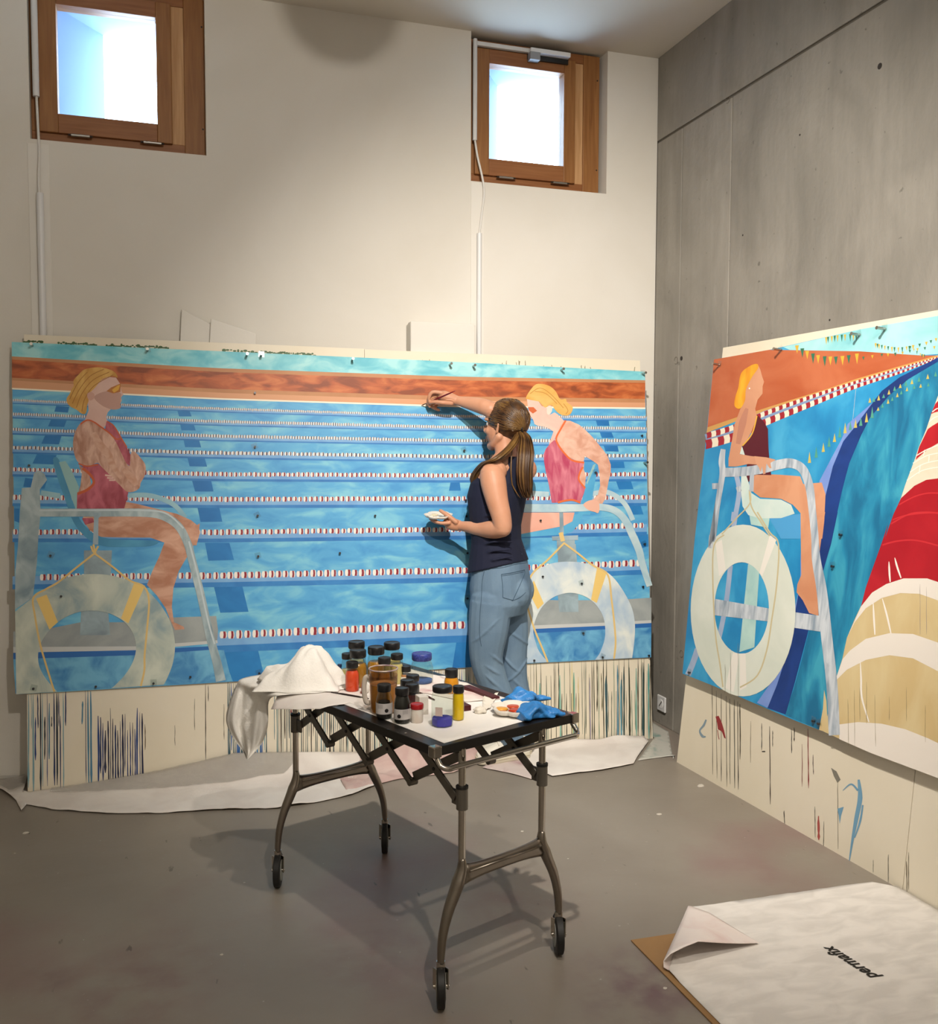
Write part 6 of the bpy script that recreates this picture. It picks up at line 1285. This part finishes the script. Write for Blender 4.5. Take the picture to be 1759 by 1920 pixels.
shoe((hn[0]+.03, -.372, 0), (tn[0]+.045, -.385, 0), 'sneaker')
# ---- hair
hairm = mat('brown_hair', '#2b1a0e', .38, c2='#5a3c20', scale=16, stretch=(1, 1, .45), detail=6, contrast=(.35, .7), spec=.6)
hairl = mat('brown_hair_light', '#4a2f18', .38, c2='#80602f', scale=16, stretch=(1, 1, .45), detail=6, contrast=(.35, .75), spec=.6)
cap = MB(); nu, nv = 48, 36; hr = (.099, .080, .093); hc = np.array([-.018, 0, .030])
vs, keep = [], []
for i in range(nv+1):
    t = PI*i/nv
    for j in range(nu):
        a = 2*PI*j/nu; p = hc+np.array([hr[0]*math.sin(t)*math.cos(a), hr[1]*math.sin(t)*math.sin(a), hr[2]*math.cos(t)]); vs.append(p)
fs = []
def hide(p): 
    x, y, z = p
    return (x > .038+.25*max(0, z-.03)*0 and z < .088-.0*x and x > .03+.55*(z-.02)) or (x > -.004 and z < .0) or z < -.052 or (x > .062 and z < .09)
for i in range(nv):
    for j in range(nu):
        q = (i*nu+j, i*nu+(j+1) % nu, (i+1)*nu+(j+1) % nu, (i+1)*nu+j); c = sum(vs[k] for k in q)/4
        if not hide(c): fs.append(q)
cap.add([HC+HM@v for v in vs], fs)
hair = cap.build('hair', hairm, person, smooth=True, solid=.006)
TIE = np.array([-.108, .012, -.012])
def onhead(p, k=1.0):
    d = np.asarray(p)-hc; return hc+d/np.linalg.norm(d/np.array(hr))*k
rh = random.Random(5)
for mset, cnt, k0 in ((hairm, 170, 1.035), (hairl, 90, 1.045)):
    sm = MB()
    for i in range(cnt):
        a = rh.uniform(-1, 1); s0 = np.array([.055*math.cos(a*1.5)+.005, .083*math.sin(a*1.5), rh.uniform(.02, .125)]) if rh.random() < .75 else np.array([rh.uniform(-.05, .03), rh.choice([-1, 1])*.08, rh.uniform(-.04, .03)])
        s0 = onhead(s0, k0); pts_ = []
        for q in range(9):
            t = q/8; p = s0*(1-t)+TIE*t+np.array([0, 0, .018*math.sin(t*PI)*rh.uniform(.5, 1)])
            pts_.append(HW(*onhead(p, (k0 if q > 1 else .985+.03*q)+.003*rh.uniform(-1, 1))) if t < .98 else HW(*TIE))
        sm.tube(pts_, [.0012]+[.0024]*7+[.002], 6)
    o = sm.build('hair_strands', mset, hair, smooth=True); o['kind'] = 'stuff'
tw = HW(*TIE)
MB().tube([tw+LH*.016*math.cos(a)+UH*.014*math.sin(a) for a in np.linspace(0, 2*PI, 17)], .0045, 8, caps=False).build('hair_tie', mat('tie_black', '#1a1310', .6), person, smooth=True)
pony = [[(976, 808, -.06), (983, 822, -.085), (983, 850, -.125), (981, 885, -.14), (983, 915, -.135), (990, 938, -.13)], [(975, 808, -.06), (962, 832, -.11), (945, 850, -.165), (928, 862, -.18), (912, 868, -.15), (897, 884, -.09), (889, 902, -.06), (893, 923, -.06)]]
def lockm(path, n, rad, mset, seed, spread):
    r_ = random.Random(seed); sm = MB(); base = [PP(*p) for p in path]
    for i in range(n):
        ox, od = r_.gauss(0, 1), r_.gauss(0, 1); ends = r_.uniform(.86, 1.0); pts_ = []
        cm = catmull(base, False, 4); m_ = max(4, int(len(cm)*ends))
        for q in range(m_):
            t = q/(len(cm)-1); sp_ = np.interp(t, [0, .12, .4, .75, 1], spread)
            pts_.append(cm[q]+RC[0]*ox*sp_+RC[2]*od*sp_*.7+ZV*0)
        sm.tube(pts_, [rad*.8]+[rad]*(m_-3)+[rad*.7, rad*.2], 6)
    return sm
for (pth, n, sd, spr) in ((0, 70, 1, [.004, .009, .0155, .014, .007]), (1, 42, 2, [.004, .007, .010, .010, .007])):
    for mset, f_ in ((hairm, .6), (hairl, .4)):
        o = lockm(pony[pth], int(n*f_*1.7), .0030, mset, sd+int(f_*10), spr).build('ponytail', mset, hair, smooth=True); o['kind'] = 'stuff'
# ---- what she holds
tipb = p1(790, 760.5, off1); e_ = PP(853.5, 733, -.035); d_ = e_-tipb
bt = thing('paint_brush', 'thin red-handled brush in her raised hand touching the painting', 'brush', tipb)
MB().tube([tipb+d_*.30, tipb+d_*.5, tipb+d_*.8, e_], [.0030, .0042, .0036, .0018], 10).build('handle', mat('red_handle', '#6e1420', .3), bt, smooth=True)
MB().tube([tipb+d_*.14, tipb+d_*.31], [.0024, .0028], 10).build('ferrule', nail_m, bt, smooth='auto')
MB().tube([tipb, tipb+d_*.06, tipb+d_*.15], [.0007, .0026, .0024], 10).build('bristles', mat('bristle_dark', '#4a3a2a', .7), bt, smooth=True)
tl_ = .16; Rt_ = np.column_stack([rgt, np.cross(np.array([0, 0, 1.0])*math.cos(tl_)-fwd*math.sin(tl_), rgt), np.array([0, 0, 1.0])*math.cos(tl_)-fwd*math.sin(tl_)])
flower_dish('palette_dish', 'white flower-shaped palette dish held in her lowered hand', PP(822, 971, -.018), .067, Rt_, ['#e2d8c4', None, '#d8ccae', '#e6dcc8', None, '#d9cfb4', None], mat('white_china', '#dcd6cc', .3), th=.018, rot=.5)
